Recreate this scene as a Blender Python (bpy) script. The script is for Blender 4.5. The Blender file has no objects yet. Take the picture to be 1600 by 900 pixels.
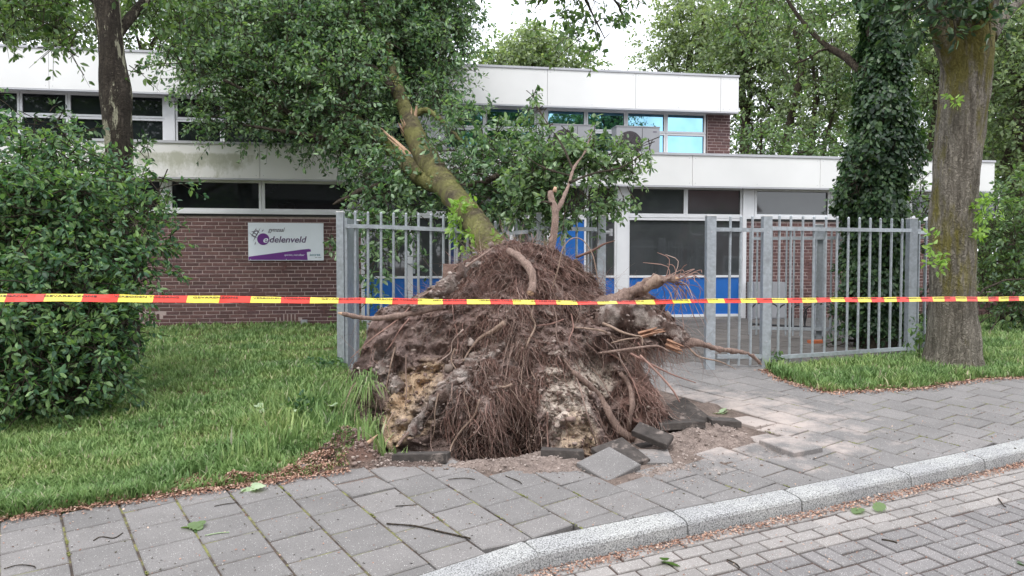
import bpy, math, random
import numpy as np
from mathutils import Vector, Matrix, noise as mnoise
from math import radians as R, sin, cos, pi

random.seed(7)
rng = np.random.default_rng(11)
scene = bpy.context.scene
COL = scene.collection

# ------------------------------------------------------------------ camera
F, PITCH, CAMZ = 1150.0, R(-2.0), 1.80
cam_data = bpy.data.cameras.new("camera")
cam = bpy.data.objects.new("camera", cam_data)
COL.objects.link(cam)
cam.location = (0, 0, CAMZ)
cam.rotation_euler = (R(90) + PITCH, 0, 0)
cam_data.sensor_width = 36
cam_data.lens = 36 * F / 1600
cam_data.clip_end = 3000
scene.camera = cam

# ------------------------------------------------------------------ sky and sun
SUN_EL, SUN_AZ = R(58), R(200)
world = bpy.data.worlds.new("World")
scene.world = world
world.use_nodes = True
nt = world.node_tree
nt.nodes.clear()
w_out = nt.nodes.new("ShaderNodeOutputWorld")
w_bg = nt.nodes.new("ShaderNodeBackground")
w_sky = nt.nodes.new("ShaderNodeTexSky")
w_sky.sky_type = 'NISHITA'
w_sky.sun_disc = False
w_sky.sun_elevation = SUN_EL
w_sky.sun_rotation = SUN_AZ
w_mix = nt.nodes.new("ShaderNodeMixRGB")
w_mix.inputs[2].default_value = (13.6, 14.1, 15.0, 1)
w_tc = nt.nodes.new("ShaderNodeTexCoord")
w_no = nt.nodes.new("ShaderNodeTexNoise")
w_no.inputs['Scale'].default_value = 2.2
w_no.inputs['Detail'].default_value = 5
w_rp = nt.nodes.new("ShaderNodeMapRange")
w_rp.inputs['From Min'].default_value = 0.3
w_rp.inputs['From Max'].default_value = 0.7
w_rp.inputs['To Min'].default_value = 0.80
w_rp.inputs['To Max'].default_value = 0.97
nt.links.new(w_tc.outputs['Generated'], w_no.inputs['Vector'])
nt.links.new(w_no.outputs['Fac'], w_rp.inputs['Value'])
nt.links.new(w_rp.outputs['Result'], w_mix.inputs[0])
nt.links.new(w_sky.outputs[0], w_mix.inputs[1])
nt.links.new(w_mix.outputs[0], w_bg.inputs[0])
w_bg.inputs[1].default_value = 0.1
nt.links.new(w_bg.outputs[0], w_out.inputs[0])

sun_d = bpy.data.lights.new("sun", 'SUN')
sun_d.energy = 1.2
sun_d.angle = R(18)
sun_d.color = (1.0, 0.97, 0.93)
sun = bpy.data.objects.new("sun", sun_d)
COL.objects.link(sun)
sd = Vector((sin(SUN_AZ) * cos(SUN_EL), cos(SUN_AZ) * cos(SUN_EL), sin(SUN_EL)))
sun.rotation_euler = (-sd).to_track_quat('-Z', 'Y').to_euler()

scene.view_settings.view_transform = 'Standard'
scene.view_settings.look = 'None'
scene.view_settings.exposure = 0.74
scene.view_settings.gamma = 1.0

# ------------------------------------------------------------------ measuring helpers (photo pixel -> place)
_cp, _sp = cos(PITCH), sin(PITCH)
def ray(px, py):
    r = (px - 800) / F; u = -(py - 450) / F
    y = _cp - u * _sp
    z = _sp + u * _cp
    return r / y, z / y                      # x and z per metre of y
def at(px, py, Y):
    a, b = ray(px, py)
    return Vector((a * Y, Y, CAMZ + b * Y))
def G(y):
    y = np.asarray(y, float)
    return np.where(y < 8, .0717 * y, .5736 + .024 * (np.minimum(y, 14) - 8))
def g1(y): return float(G(y))
def gp(px, py):
    a, b = ray(px, py)
    lo, hi = .5, 60
    for _ in range(50):
        m = (lo + hi) / 2
        if CAMZ + b * m > g1(m): lo = m
        else: hi = m
    return Vector((a * m, m, g1(m)))

# ------------------------------------------------------------------ object helpers
def tag(o, label=None, cat=None, group=None, kind=None):
    if label: o['label'] = label
    if cat: o['category'] = cat
    if group: o['group'] = group
    if kind: o['kind'] = kind
    return o
def empty(name, loc=(0, 0, 0), rz=0, **k):
    o = bpy.data.objects.new(name, None)
    COL.objects.link(o); o.location = loc; o.rotation_euler = (0, 0, rz)
    o.empty_display_size = .1
    return tag(o, **k)
def link(name, me, parent=None, loc=None):
    o = bpy.data.objects.new(name, me)
    COL.objects.link(o)
    if parent is not None: o.parent = parent
    if loc is not None: o.location = loc
    return o

class MB:
    def __init__(s): s.v = []; s.f = []; s.m = []; s.r = []
    def add(s, verts, faces, mi=0, rnd=None):
        b = len(s.v); s.v.extend([tuple(x) for x in verts])
        rv = random.random() if rnd is None else rnd
        for f in faces:
            s.f.append(tuple(i + b for i in f)); s.m.append(mi); s.r.append(rv)
    def box(s, lo, hi, mi=0, rnd=None, ch=0):
        x0, y0, z0 = lo; x1, y1, z1 = hi
        s.add([(x0,y0,z0),(x1,y0,z0),(x1,y1,z0),(x0,y1,z0),(x0,y0,z1),(x1,y0,z1),(x1,y1,z1),(x0,y1,z1)],
              [(0,3,2,1),(4,5,6,7),(0,1,5,4),(1,2,6,5),(2,3,7,6),(3,0,4,7)], mi, rnd)
    def tube(s, pts, rad, n=8, mi=0, amp=0, fr=8, cap=True, rnd=None, seed=0):
        V, Fc = tube_geo(pts, rad, n, amp, fr, cap, seed)
        s.add(V, Fc, mi, rnd)
    def build(s, name, mats, parent=None, smooth=False, loc=None):
        me = bpy.data.meshes.new(name)
        me.from_pydata(s.v, [], s.f)
        mats = mats if isinstance(mats, (list, tuple)) else [mats]
        for m in mats: me.materials.append(m)
        if len(mats) > 1: me.polygons.foreach_set('material_index', s.m)
        a = me.attributes.new('rnd', 'FLOAT', 'FACE'); a.data.foreach_set('value', s.r)
        if smooth: me.polygons.foreach_set('use_smooth', [True] * len(s.f))
        me.update()
        return link(name, me, parent, loc)

def smooth_path(pts, k=4):
    P = [Vector(p) for p in pts]
    if len(P) < 3: return P
    P = [P[0] * 2 - P[1]] + P + [P[-1] * 2 - P[-2]]
    out = []
    for i in range(1, len(P) - 2):
        for j in range(k):
            t = j / k
            a, b, c, d = P[i-1], P[i], P[i+1], P[i+2]
            out.append(0.5 * ((2*b) + (c-a)*t + (2*a-5*b+4*c-d)*t*t + (3*b-a-3*c+d)*t**3))
    out.append(P[-2])
    return out
def smooth_vals(v, k=4):
    if len(v) < 3: return list(v)
    out = []
    for i in range(len(v) - 1):
        for j in range(k): out.append(v[i] + (v[i+1] - v[i]) * j / k)
    out.append(v[-1]); return out
def tube_geo(pts, rad, n=8, amp=0, fr=8, cap=True, seed=0):
    P = [Vector(p) for p in pts]; m = len(P)
    if not hasattr(rad, '__len__'): rad = [rad] * m
    up = None; V = []; Fc = []
    for i in range(m):
        t = (P[min(i+1, m-1)] - P[max(i-1, 0)])
        if t.length < 1e-9: t = Vector((0, 0, 1))
        t.normalize()
        if up is None: up = t.orthogonal().normalized()
        else:
            up = (up - t * up.dot(t))
            up = up.normalized() if up.length > 1e-6 else t.orthogonal().normalized()
        b = t.cross(up)
        for j in range(n):
            a = 2 * pi * j / n
            d = up * cos(a) + b * sin(a)
            r = rad[i]
            q = P[i] + d * r
            if amp:
                nn = mnoise.noise(Vector((q.x * fr, q.y * fr, q.z * fr * .35)) + Vector((seed, 0, 0)))
                nn += .5 * mnoise.noise(Vector((q.x * fr * 3, q.y * fr * 3, q.z * fr * .8)))
                q = P[i] + d * (r + amp * nn)
            V.append(q)
    for i in range(m - 1):
        for j in range(n):
            k = (j + 1) % n
            Fc.append((i*n+j, i*n+k, (i+1)*n+k, (i+1)*n+j))
    if cap:
        Fc.append(tuple(range(n - 1, -1, -1))); Fc.append(tuple(range((m-1)*n, m*n)))
    return V, Fc

def np_mesh(name, V, Fa, mat, rnd=None, parent=None, smooth=False, vcol=None):
    """V (n,3), Fa (m,k) uniform polygons"""
    me = bpy.data.meshes.new(name)
    V = np.asarray(V, np.float32); Fa = np.asarray(Fa, np.int32)
    me.vertices.add(len(V)); me.vertices.foreach_set('co', V.ravel())
    k = Fa.shape[1]
    me.loops.add(Fa.size); me.loops.foreach_set('vertex_index', Fa.ravel())
    me.polygons.add(len(Fa))
    me.polygons.foreach_set('loop_start', np.arange(0, Fa.size, k, dtype=np.int32))
    me.polygons.foreach_set('loop_total', np.full(len(Fa), k, np.int32))
    if smooth: me.polygons.foreach_set('use_smooth', np.ones(len(Fa), bool))
    for m in (mat if isinstance(mat, (list, tuple)) else [mat]): me.materials.append(m)
    if rnd is not None:
        a = me.attributes.new('rnd', 'FLOAT', 'FACE'); a.data.foreach_set('value', np.asarray(rnd, np.float32))
    if vcol is not None:
        a = me.attributes.new('tint', 'FLOAT_COLOR', 'POINT')
        c = np.ones((len(V), 4), np.float32); c[:, :3] = vcol
        a.data.foreach_set('color', c.ravel())
    me.update(calc_edges=True)
    return link(name, me, parent)

# ------------------------------------------------------------------ materials
def new_mat(name):
    m = bpy.data.materials.new(name); m.use_nodes = True
    t = m.node_tree; t.nodes.clear()
    o = t.nodes.new("ShaderNodeOutputMaterial"); b = t.nodes.new("ShaderNodeBsdfPrincipled")
    t.links.new(b.outputs[0], o.inputs[0])
    return m, t, b, o
def N(t, typ, **k):
    n = t.nodes.new(typ)
    for a, v in k.items():
        if a in n.inputs: n.inputs[a].default_value = v
        else: setattr(n, a, v)
    return n
def ramp(t, fac, stops):
    r = t.nodes.new("ShaderNodeValToRGB")
    e = r.color_ramp.elements
    while len(e) > 1: e.remove(e[-1])
    e[0].position = stops[0][0]; e[0].color = (*stops[0][1], 1)
    for p, c in stops[1:]:
        q = e.new(p); q.color = (*c, 1)
    t.links.new(fac, r.inputs[0])
    return r.outputs[0]
def pos(t, local=False):
    if local:
        return t.nodes.new("ShaderNodeTexCoord").outputs['Object']
    return t.nodes.new("ShaderNodeNewGeometry").outputs['Position']
def noise_n(t, vec, scale, detail=3, rough=.55):
    n = N(t, "ShaderNodeTexNoise"); n.inputs['Scale'].default_value = scale
    n.inputs['Detail'].default_value = detail; n.inputs['Roughness'].default_value = rough
    t.links.new(vec, n.inputs['Vector']); return n.outputs['Fac']
def rnd_val(t):
    a = N(t, "ShaderNodeAttribute"); a.attribute_name = 'rnd'
    i = N(t, "ShaderNodeObjectInfo")
    s = N(t, "ShaderNodeMath", operation='ADD'); f = N(t, "ShaderNodeMath", operation='FRACT')
    t.links.new(a.outputs['Fac'], s.inputs[0]); t.links.new(i.outputs['Random'], s.inputs[1])
    t.links.new(s.outputs[0], f.inputs[0]); return f.outputs[0]
def mixc(t, fac, a, b, mode='MIX'):
    m = N(t, "ShaderNodeMixRGB", blend_type=mode)
    for i, x in ((0, fac), (1, a), (2, b)):
        if isinstance(x, (int, float)): m.inputs[i].default_value = x
        elif isinstance(x, tuple): m.inputs[i].default_value = (*x, 1)
        else: t.links.new(x, m.inputs[i])
    return m.outputs[0]
def bump(t, b, h, strength=.3, dist=.01):
    n = N(t, "ShaderNodeBump"); n.inputs['Strength'].default_value = strength; n.inputs['Distance'].default_value = dist
    t.links.new(h, n.inputs['Height']); t.links.new(n.outputs[0], b.inputs['Normal'])
def maprange(t, v, a, b, c, d):
    m = N(t, "ShaderNodeMapRange")
    for i, x in enumerate((a, b, c, d)): m.inputs[i + 1].default_value = x
    t.links.new(v, m.inputs[0]); return m.outputs[0]
def simple(name, col, rough=.6, var=.15, scale=12, bs=0, spec=.5, metal=0, detail=4, dirt=None, local=False):
    m, t, b, o = new_mat(name)
    p = pos(t, local)
    f = noise_n(t, p, scale, detail)
    lo = tuple(c * (1 - var) for c in col); hi = tuple(min(1, c * (1 + var)) for c in col)
    c = ramp(t, f, [(.3, lo), (.7, hi)])
    if dirt:
        f2 = noise_n(t, p, dirt[1], 5, .65)
        c = mixc(t, maprange(t, f2, dirt[2], dirt[3], 0, 1), c, dirt[0])
    t.links.new(c, b.inputs['Base Color'])
    b.inputs['Roughness'].default_value = rough
    b.inputs['Specular IOR Level'].default_value = spec
    b.inputs['Metallic'].default_value = metal
    if bs: bump(t, b, noise_n(t, p, scale * 3, 4), bs)
    return m

def leaf_mat(name, cols, under=1.7, trans=.25, rough=.5, patch=1.5):
    m, t, b, o = new_mat(name)
    a = N(t, "ShaderNodeAttribute"); a.attribute_name = 'rnd'
    p = pos(t)
    f = noise_n(t, p, patch, 3)
    s = N(t, "ShaderNodeMath", operation='MULTIPLY_ADD')
    t.links.new(f, s.inputs[0]); s.inputs[1].default_value = .7
    h = N(t, "ShaderNodeMath", operation='MULTIPLY'); h.inputs[1].default_value = .65
    t.links.new(a.outputs['Fac'], h.inputs[0]); t.links.new(h.outputs[0], s.inputs[2])
    k = len(cols)
    c = ramp(t, s.outputs[0], [(.2 + .7 * i / (k - 1), cols[i]) for i in range(k)])
    g = N(t, "ShaderNodeNewGeometry")
    c2 = mixc(t, g.outputs['Backfacing'], c, mixc(t, 1.0, c, (under, under * .97, under * 1.05), 'MULTIPLY'))
    t.links.new(c2, b.inputs['Base Color'])
    b.inputs['Roughness'].default_value = rough
    b.inputs['Specular IOR Level'].default_value = .45
    tr = N(t, "ShaderNodeBsdfTranslucent"); mx = N(t, "ShaderNodeMixShader"); mx.inputs[0].default_value = trans
    t.links.new(mixc(t, 1.0, c2, (1.5, 1.7, .6), 'MULTIPLY'), tr.inputs[0])
    t.links.new(b.outputs[0], mx.inputs[1]); t.links.new(tr.outputs[0], mx.inputs[2])
    t.links.new(mx.outputs[0], o.inputs[0])
    return m

M = {}
# paving tile: grey concrete with pale chips
def paver(name, base, chip, chips=.16, warm=0, rv=.16, moss=True, s=1.0):
    m, t, b, o = new_mat(name)
    p = pos(t); r = rnd_val(t)
    n1 = noise_n(t, p, 3.0, 5, .6); n2 = noise_n(t, p, 260 * s, 2)
    c = ramp(t, n1, [(.3, tuple(x * .86 for x in base)), (.7, tuple(x * 1.1 for x in base))])
    c = mixc(t, 1.0, c, ramp(t, n2, [(.35, (.72,) * 3), (.65, (1.25,) * 3)]), 'MULTIPLY')
    v = N(t, "ShaderNodeTexVoronoi"); v.inputs['Scale'].default_value = 105 * s
    t.links.new(p, v.inputs['Vector'])
    sep = N(t, "ShaderNodeSeparateColor"); t.links.new(v.outputs['Color'], sep.inputs[0])
    pick = N(t, "ShaderNodeMath", operation='GREATER_THAN'); pick.inputs[1].default_value = 1 - chips
    t.links.new(sep.outputs[0], pick.inputs[0])
    near = N(t, "ShaderNodeMath", operation='LESS_THAN'); near.inputs[1].default_value = .30
    t.links.new(v.outputs['Distance'], near.inputs[0])
    mm = N(t, "ShaderNodeMath", operation='MULTIPLY'); t.links.new(pick.outputs[0], mm.inputs[0]); t.links.new(near.outputs[0], mm.inputs[1])
    c = mixc(t, mm.outputs[0], c, chip)
    c = mixc(t, 1.0, c, ramp(t, r, [(0, (1 - rv,) * 3), (.5, (1, 1, 1)), (1, (1 + rv, 1 + rv * .9, 1 + rv * .85))]), 'MULTIPLY')
    # spilt sand, a stain with its own shape
    n3 = noise_n(t, p, 1.1, 5, .7)
    t.links.new(c, b.inputs['Base Color'])
    b.inputs['Roughness'].default_value = .85
    b.inputs['Specular IOR Level'].default_value = .3
    bump(t, b, n2, .25, .003)
    return m, t, b, c
M['tile'], _t, _b, _c = paver('paving_concrete', (.200, .188, .183), (.43, .41, .395), .13, rv=.10)
# sand blown over the tiles beside the pit
_sx = N(_t, "ShaderNodeSeparateXYZ"); _t.links.new(pos(_t), _sx.inputs[0])
_d = N(_t, "ShaderNodeVectorMath", operation='DISTANCE'); _t.links.new(pos(_t), _d.inputs[0])
_sc = gp(1120, 655); _d.inputs[1].default_value = (_sc.x, _sc.y, _sc.z)
_m = N(_t, "ShaderNodeMath", operation='SUBTRACT'); _t.links.new(maprange(_t, _d.outputs['Value'], .2, 2.0, 1.0, 0), _m.inputs[0])
_mm = maprange(_t, noise_n(_t, pos(_t), 4, 5, .7), .3, .7, .1, .75); _t.links.new(_mm, _m.inputs[1])
_t.links.new(mixc(_t, maprange(_t, _m.outputs[0], 0, .5, 0, .75), _c, (.50, .42, .38)), _b.inputs['Base Color'])
M['clinker'], _t, _b, _c = paver('street_brick', (.205, .192, .19), (.48, .46, .44), .25, s=1.3, rv=.12)
M['clinker_pale'], _t, _b, _c = paver('street_brick_pale', (.285, .262, .25), (.55, .53, .50), .25, s=1.3, rv=.12)
# kerb: speckled granite concrete
m, t, b, o = new_mat('kerb_stone'); p = pos(t)
n = noise_n(t, p, 130, 3, .7)
c = ramp(t, n, [(.36, (.07, .07, .07)), (.45, (.26, .257, .255)), (.54, (.42, .417, .41)), (.7, (.58, .575, .565))])
c = mixc(t, 1.0, c, ramp(t, noise_n(t, p, 2.5, 4), [(.3, (.82, .82, .84)), (.7, (1.08, 1.08, 1.06))]), 'MULTIPLY')
t.links.new(c, b.inputs['Base Color']); b.inputs['Roughness'].default_value = .8; bump(t, b, n, .3, .003)
M['kerb'] = m
# joint bed: dark sand with moss
m, t, b, o = new_mat('joint_sand'); p = pos(t)
c = ramp(t, noise_n(t, p, 7, 5, .7), [(.40, (.045, .034, .028)), (.50, (.09, .065, .05)), (.56, (.16, .16, .06)), (.7, (.25, .25, .08))])
t.links.new(c, b.inputs['Base Color']); b.inputs['Roughness'].default_value = .95; bump(t, b, noise_n(t, p, 120, 3), .6, .01)
M['bed'] = m
M['roadbed'] = simple('road_joint_sand', (.085, .055, .045), .95, .3, 20, .4)
# brick
m, t, b, o = new_mat('wall_brick'); p = pos(t); r = rnd_val(t)
c = ramp(t, r, [(0, (.090, .047, .045)), (.35, (.120, .060, .057)), (.7, (.145, .075, .068)), (1, (.105, .055, .058))])
c = mixc(t, 1.0, c, ramp(t, noise_n(t, p, 40, 4, .7), [(.3, (.75,) * 3), (.7, (1.3,) * 3)]), 'MULTIPLY')
t.links.new(c, b.inputs['Base Color']); b.inputs['Roughness'].default_value = .8; bump(t, b, noise_n(t, p, 150, 3), .4, .004)
M['brick'] = m
M['mortar'] = simple('mortar', (.46, .36, .34), .95, .2, 14, .2, dirt=((.19, .09, .085), 1.3, .60, .66))
# painted fascia, weathered
m, t, b, o = new_mat('fascia_paint'); p = pos(t)
c = ramp(t, noise_n(t, p, .8, 4), [(.3, (.76, .75, .74)), (.7, (.84, .83, .82))])
t.links.new(c, b.inputs['Base Color']); b.inputs['Roughness'].default_value = .55
M['fascia'] = m
# left panel with algae stain
m, t, b, o = new_mat('fascia_paint_algae'); p = pos(t)
mp = N(t, "ShaderNodeMapping"); t.links.new(p, mp.inputs['Vector']); mp.inputs['Scale'].default_value = (2.2, 2.2, 1.2)
f = noise_n(t, mp.outputs[0], 2.4, 6, .72)
sx = N(t, "ShaderNodeSeparateXYZ"); t.links.new(p, sx.inputs[0])
zz = maprange(t, sx.outputs[2], 3.34, 3.50, .0, .22); z2 = maprange(t, sx.outputs[2], 3.62, 3.72, 0, .5)
xx = maprange(t, sx.outputs[0], -4.6, -4.1, 0, .5)
a1 = N(t, "ShaderNodeMath", operation='ADD'); t.links.new(f, a1.inputs[0]); t.links.new(zz, a1.inputs[1])
a2 = N(t, "ShaderNodeMath", operation='SUBTRACT'); t.links.new(a1.outputs[0], a2.inputs[0]); t.links.new(z2, a2.inputs[1])
a3 = N(t, "ShaderNodeMath", operation='SUBTRACT'); t.links.new(a2.outputs[0], a3.inputs[0]); t.links.new(xx, a3.inputs[1])
c = mixc(t, maprange(t, a3.outputs[0], .50, .74, 0, .8), (.80, .78, .76), (.40, .40, .30))
t.links.new(c, b.inputs['Base Color']); b.inputs['Roughness'].default_value = .6
M['fascia_algae'] = m
M['trim'] = simple('zinc_trim', (.48, .48, .51), .5, .08, 2)
M['frame'] = simple('window_frame_paint', (.74, .74, .76), .4, .05, 3)
M['blue'] = simple('blue_panel_paint', (.012, .125, .44), .35, .08, 2)
M['blue_dark'] = simple('dark_blue_door_paint', (.015, .04, .13), .4, .08, 2)
def glass(name, base, rough, spec, metal=0, ior=1.5):
    m, t, b, o = new_mat(name); p = pos(t)
    c = ramp(t, noise_n(t, p, 1.2, 3), [(.35, tuple(x * .8 for x in base)), (.65, tuple(x * 1.15 for x in base))])
    t.links.new(c, b.inputs['Base Color'])
    b.inputs['Roughness'].default_value = rough; b.inputs['Specular IOR Level'].default_value = spec; b.inputs['Metallic'].default_value = metal
    b.inputs['IOR'].default_value = ior
    return m
M['glass'] = glass('window_glass', (.014, .017, .019), .02, .5, 0, 1.5)
M['glass_grey'] = glass('ground_floor_glass', (.055, .059, .062), .03, .6, 0, 1.65)
M['glass_blue'] = glass('mirror_film_glass', (.24, .46, .58), .02, .5, 1.0)
M['galv'] = simple('galvanised_steel', (.40, .43, .46), .42, .16, 26, .1, metal=.35, dirt=((.30, .32, .34), 9, .5, .7))
M['black'] = simple('black_plastic', (.02, .02, .022), .5, .1, 5)
M['roof'] = simple('bitumen_roof', (.07, .07, .07), .9, .2, 3)
M['ac'] = simple('air_conditioner_paint', (.33, .33, .35), .45, .05, 3)
M['ac_dark'] = simple('fan_grille', (.10, .08, .09), .6, .1, 8)
M['trim_dark'] = simple('dark_grille', (.05, .045, .05), .5, .1, 8)
M['concrete'] = simple('old_concrete', (.25, .24, .23), .9, .25, 12, .3)
# bark
def bark(name, c0, c1, moss=None, mf=(.5, .62), sc=9, st=.9, zs=.22, mz=1., ms=2.4):
    m, t, b, o = new_mat(name); p = pos(t)
    mp = N(t, "ShaderNodeMapping"); t.links.new(p, mp.inputs['Vector']); mp.inputs['Scale'].default_value = (1, 1, zs)
    n = noise_n(t, mp.outputs[0], sc * 2.6, 6, .7)
    v = N(t, "ShaderNodeTexVoronoi"); v.feature = 'DISTANCE_TO_EDGE'; v.inputs['Scale'].default_value = sc * 2.4
    mq = mixc(t, .22, mp.outputs[0], noise_n(t, p, sc * 2, 3)); t.links.new(mq, v.inputs['Vector'])
    c = ramp(t, n, [(.3, c0), (.68, c1)])
    c = mixc(t, maprange(t, v.outputs['Distance'], 0, .10, .5, 0), c, tuple(x * .5 for x in c0))
    if moss:
        mq2 = N(t, "ShaderNodeMapping"); t.links.new(p, mq2.inputs['Vector']); mq2.inputs['Scale'].default_value = (1, 1, mz)
        f = noise_n(t, mq2.outputs[0], ms, 6, .7)
        for x, i in ((moss, 0),):
            c = mixc(t, maprange(t, f, mf[0], mf[1], 0, .85), c, x)
    t.links.new(c, b.inputs['Base Color']); b.inputs['Roughness'].default_value = .95; b.inputs['Specular IOR Level'].default_value = .2
    h = N(t, "ShaderNodeMath", operation='ADD'); t.links.new(n, h.inputs[0]); t.links.new(maprange(t, v.outputs['Distance'], 0, .25, 0, 1), h.inputs[1])
    bump(t, b, h.outputs[0], st, .02)
    return m
M['bark_moss'] = bark('mossy_bark', (.075, .06, .04), (.17, .14, .09), (.22, .215, .075), (.38, .56), zs=.16)
M['bark_right'] = bark('furrowed_bark', (.085, .072, .055), (.33, .295, .245), (.165, .145, .032), (.51, .60), 8, zs=.10, mz=.25)
M['bark_left'] = bark('dark_flaking_bark', (.030, .024, .020), (.085, .07, .055), (.42, .40, .29), (.555, .585), 8, mz=.22, ms=6)
M['bark_dark'] = bark('twig_bark', (.05, .04, .032), (.12, .095, .07))
M['root'] = bark('root_bark', (.17, .115, .095), (.42, .30, .25), None, sc=16, st=.5)
M['root_pale'] = bark('pale_root_bark', (.28, .19, .14), (.48, .36, .29), None, sc=16, st=.4)
M['torn'] = simple('torn_wood', (.55, .36, .24), .8, .3, 40, .4)
M['torn_red'] = simple('torn_red_wood', (.36, .20, .13), .85, .4, 30, .6)
def fibre_mat(name, cols):
    m, t, b, o = new_mat(name); a = N(t, "ShaderNodeAttribute"); a.attribute_name = 'rnd'
    c = ramp(t, a.outputs['Fac'], [(i / (len(cols) - 1), q) for i, q in enumerate(cols)])
    c = mixc(t, 1.0, c, ramp(t, noise_n(t, pos(t), 6, 3), [(.3, (.75,) * 3), (.7, (1.25,) * 3)]), 'MULTIPLY')
    t.links.new(c, b.inputs['Base Color']); b.inputs['Roughness'].default_value = .9; b.inputs['Specular IOR Level'].default_value = .2
    return m
M['hair'] = fibre_mat('root_fibre', [(.14, .082, .066), (.25, .145, .118), (.34, .205, .17), (.38, .25, .21), (.48, .37, .32)])
M['hair_pale'] = simple('pale_root_fibre', (.30, .19, .14), .9, .3, 5, spec=.2)
# soil using the tint painted per place (kinds of earth, plus shade in the root ball's hollows)
def soil(name, sc=1.0, vary=.45):
    m, t, b, o = new_mat(name); p = pos(t)
    a = N(t, "ShaderNodeAttribute"); a.attribute_name = 'tint'
    n1 = noise_n(t, p, 14 * sc, 7, .72); n2 = noise_n(t, p, 90 * sc, 4, .7)
    c = mixc(t, 1.0, a.outputs['Color'], ramp(t, n1, [(.3, (1 - vary,) * 3), (.7, (1 + vary, 1 + vary, 1 + vary))]), 'MULTIPLY')
    c = mixc(t, 1.0, c, ramp(t, n2, [(.3, (.7,) * 3), (.7, (1.3,) * 3)]), 'MULTIPLY')
    t.links.new(c, b.inputs['Base Color']); b.inputs['Roughness'].default_value = 1; b.inputs['Specular IOR Level'].default_value = .15
    h = N(t, "ShaderNodeMath", operation='ADD'); t.links.new(n1, h.inputs[0]); t.links.new(n2, h.inputs[1])
    bump(t, b, h.outputs[0], 1.0, .03)
    return m
M['soil'] = soil('earth')
M['ground'] = soil('ground_earth', .6, .25)
m, t, b, o = new_mat('clod_earth'); r = rnd_val(t)
c = ramp(t, r, [(0, (.12, .080, .064)), (.6, (.24, .17, .145)), (.95, (.34, .26, .225)), (1, (.46, .38, .33))])
c = mixc(t, 1.0, c, ramp(t, noise_n(t, pos(t), 60, 4, .7), [(.3, (.7,) * 3), (.7, (1.3,) * 3)]), 'MULTIPLY')
t.links.new(c, b.inputs['Base Color']); b.inputs['Roughness'].default_value = 1; bump(t, b, noise_n(t, pos(t), 120, 3), .6, .01)
M['clod'] = m
m, t, b, o = new_mat('sand_crumb'); r = rnd_val(t)
c = ramp(t, r, [(0, (.20, .155, .13)), (.5, (.33, .265, .235)), (1, (.46, .38, .34))])
t.links.new(c, b.inputs['Base Color']); b.inputs['Roughness'].default_value = 1; bump(t, b, noise_n(t, pos(t), 150, 3), .6, .01)
M['sand'] = m
m, t, b, o = new_mat('dry_leaf_litter'); a = rnd_val(t)
c = ramp(t, a, [(0, (.16, .075, .05)), (.4, (.33, .175, .12)), (.8, (.48, .30, .22)), (1, (.62, .47, .37))])
t.links.new(c, b.inputs['Base Color']); b.inputs['Roughness'].default_value = .8
M['litter'] = m
M['leaf_fallen'] = leaf_mat('oak_leaf', [(.018, .042, .022), (.042, .085, .042), (.078, .135, .066), (.15, .215, .115)], 2.3, .22, .42)
M['leaf_bush'] = leaf_mat('bush_leaf', [(.018, .048, .026), (.042, .098, .050), (.078, .15, .070), (.15, .235, .085)], 1.7, .25, .5)
M['leaf_dark'] = leaf_mat('ivy_leaf', [(.010, .026, .014), (.020, .048, .022), (.036, .078, .032), (.08, .14, .05)], 1.5, .14, .42)
M['leaf_far'] = leaf_mat('distant_leaf', [(.055, .085, .042), (.095, .14, .066), (.14, .195, .092), (.21, .26, .14)], 1.5, .3, .6, .6)
M['leaf_pale'] = leaf_mat('pale_leaf', [(.10, .14, .07), (.14, .19, .10), (.20, .25, .14), (.27, .32, .19)], 1.4, .35, .6, .5)
M['leaf_mid'] = leaf_mat('street_tree_leaf', [(.032, .064, .030), (.060, .11, .048), (.095, .16, .066), (.15, .22, .09)], 1.5, .3, .5)
M['leaf_fresh'] = leaf_mat('fresh_leaf', [(.12, .22, .04), (.20, .33, .07), (.28, .42, .11)], 1.3, .3, .5)
M['leaf_wilt'] = leaf_mat('wilted_leaf', [(.22, .32, .16), (.34, .44, .26), (.44, .52, .36)], 1.2, .2, .6)
# grass
m, t, b, o = new_mat('grass_blade'); a = N(t, "ShaderNodeAttribute"); a.attribute_name = 'rnd'
c = ramp(t, a.outputs['Fac'], [(0, (.13, .215, .070)), (.45, (.205, .33, .105)), (.8, (.31, .43, .16)), (.93, (.42, .47, .25)), (1, (.48, .44, .32))])
c = mixc(t, 1.0, c, ramp(t, noise_n(t, pos(t), 1.6, 5, .65), [(.3, (.66, .76, .8)), (.5, (1, 1, 1)), (.7, (1.38, 1.16, 1.2))]), 'MULTIPLY')
t.links.new(c, b.inputs['Base Color']); b.inputs['Roughness'].default_value = .5; b.inputs['Specular IOR Level'].default_value = .3
tr = N(t, "ShaderNodeBsdfTranslucent"); mx = N(t, "ShaderNodeMixShader"); mx.inputs[0].default_value = .3
t.links.new(c, tr.inputs[0]); t.links.new(b.outputs[0], mx.inputs[1]); t.links.new(tr.outputs[0], mx.inputs[2]); t.links.new(mx.outputs[0], o.inputs[0])
M['grass'] = m
M['tape_red'] = simple('red_plastic', (.72, .035, .015), .35, .04, 5)
M['tape_yellow'] = simple('yellow_plastic', (.83, .66, .07), .35, .04, 5)
M['ink'] = simple('black_ink', (.03, .025, .02), .5, .02, 5)
M['ink_grey'] = simple('grey_ink', (.16, .14, .18), .5, .02, 5)
M['purple'] = simple('purple_ink', (.155, .030, .24), .45, .04, 5)
M['dark_purple'] = simple('dark_purple_ink', (.09, .035, .13), .45, .04, 5)
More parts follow.
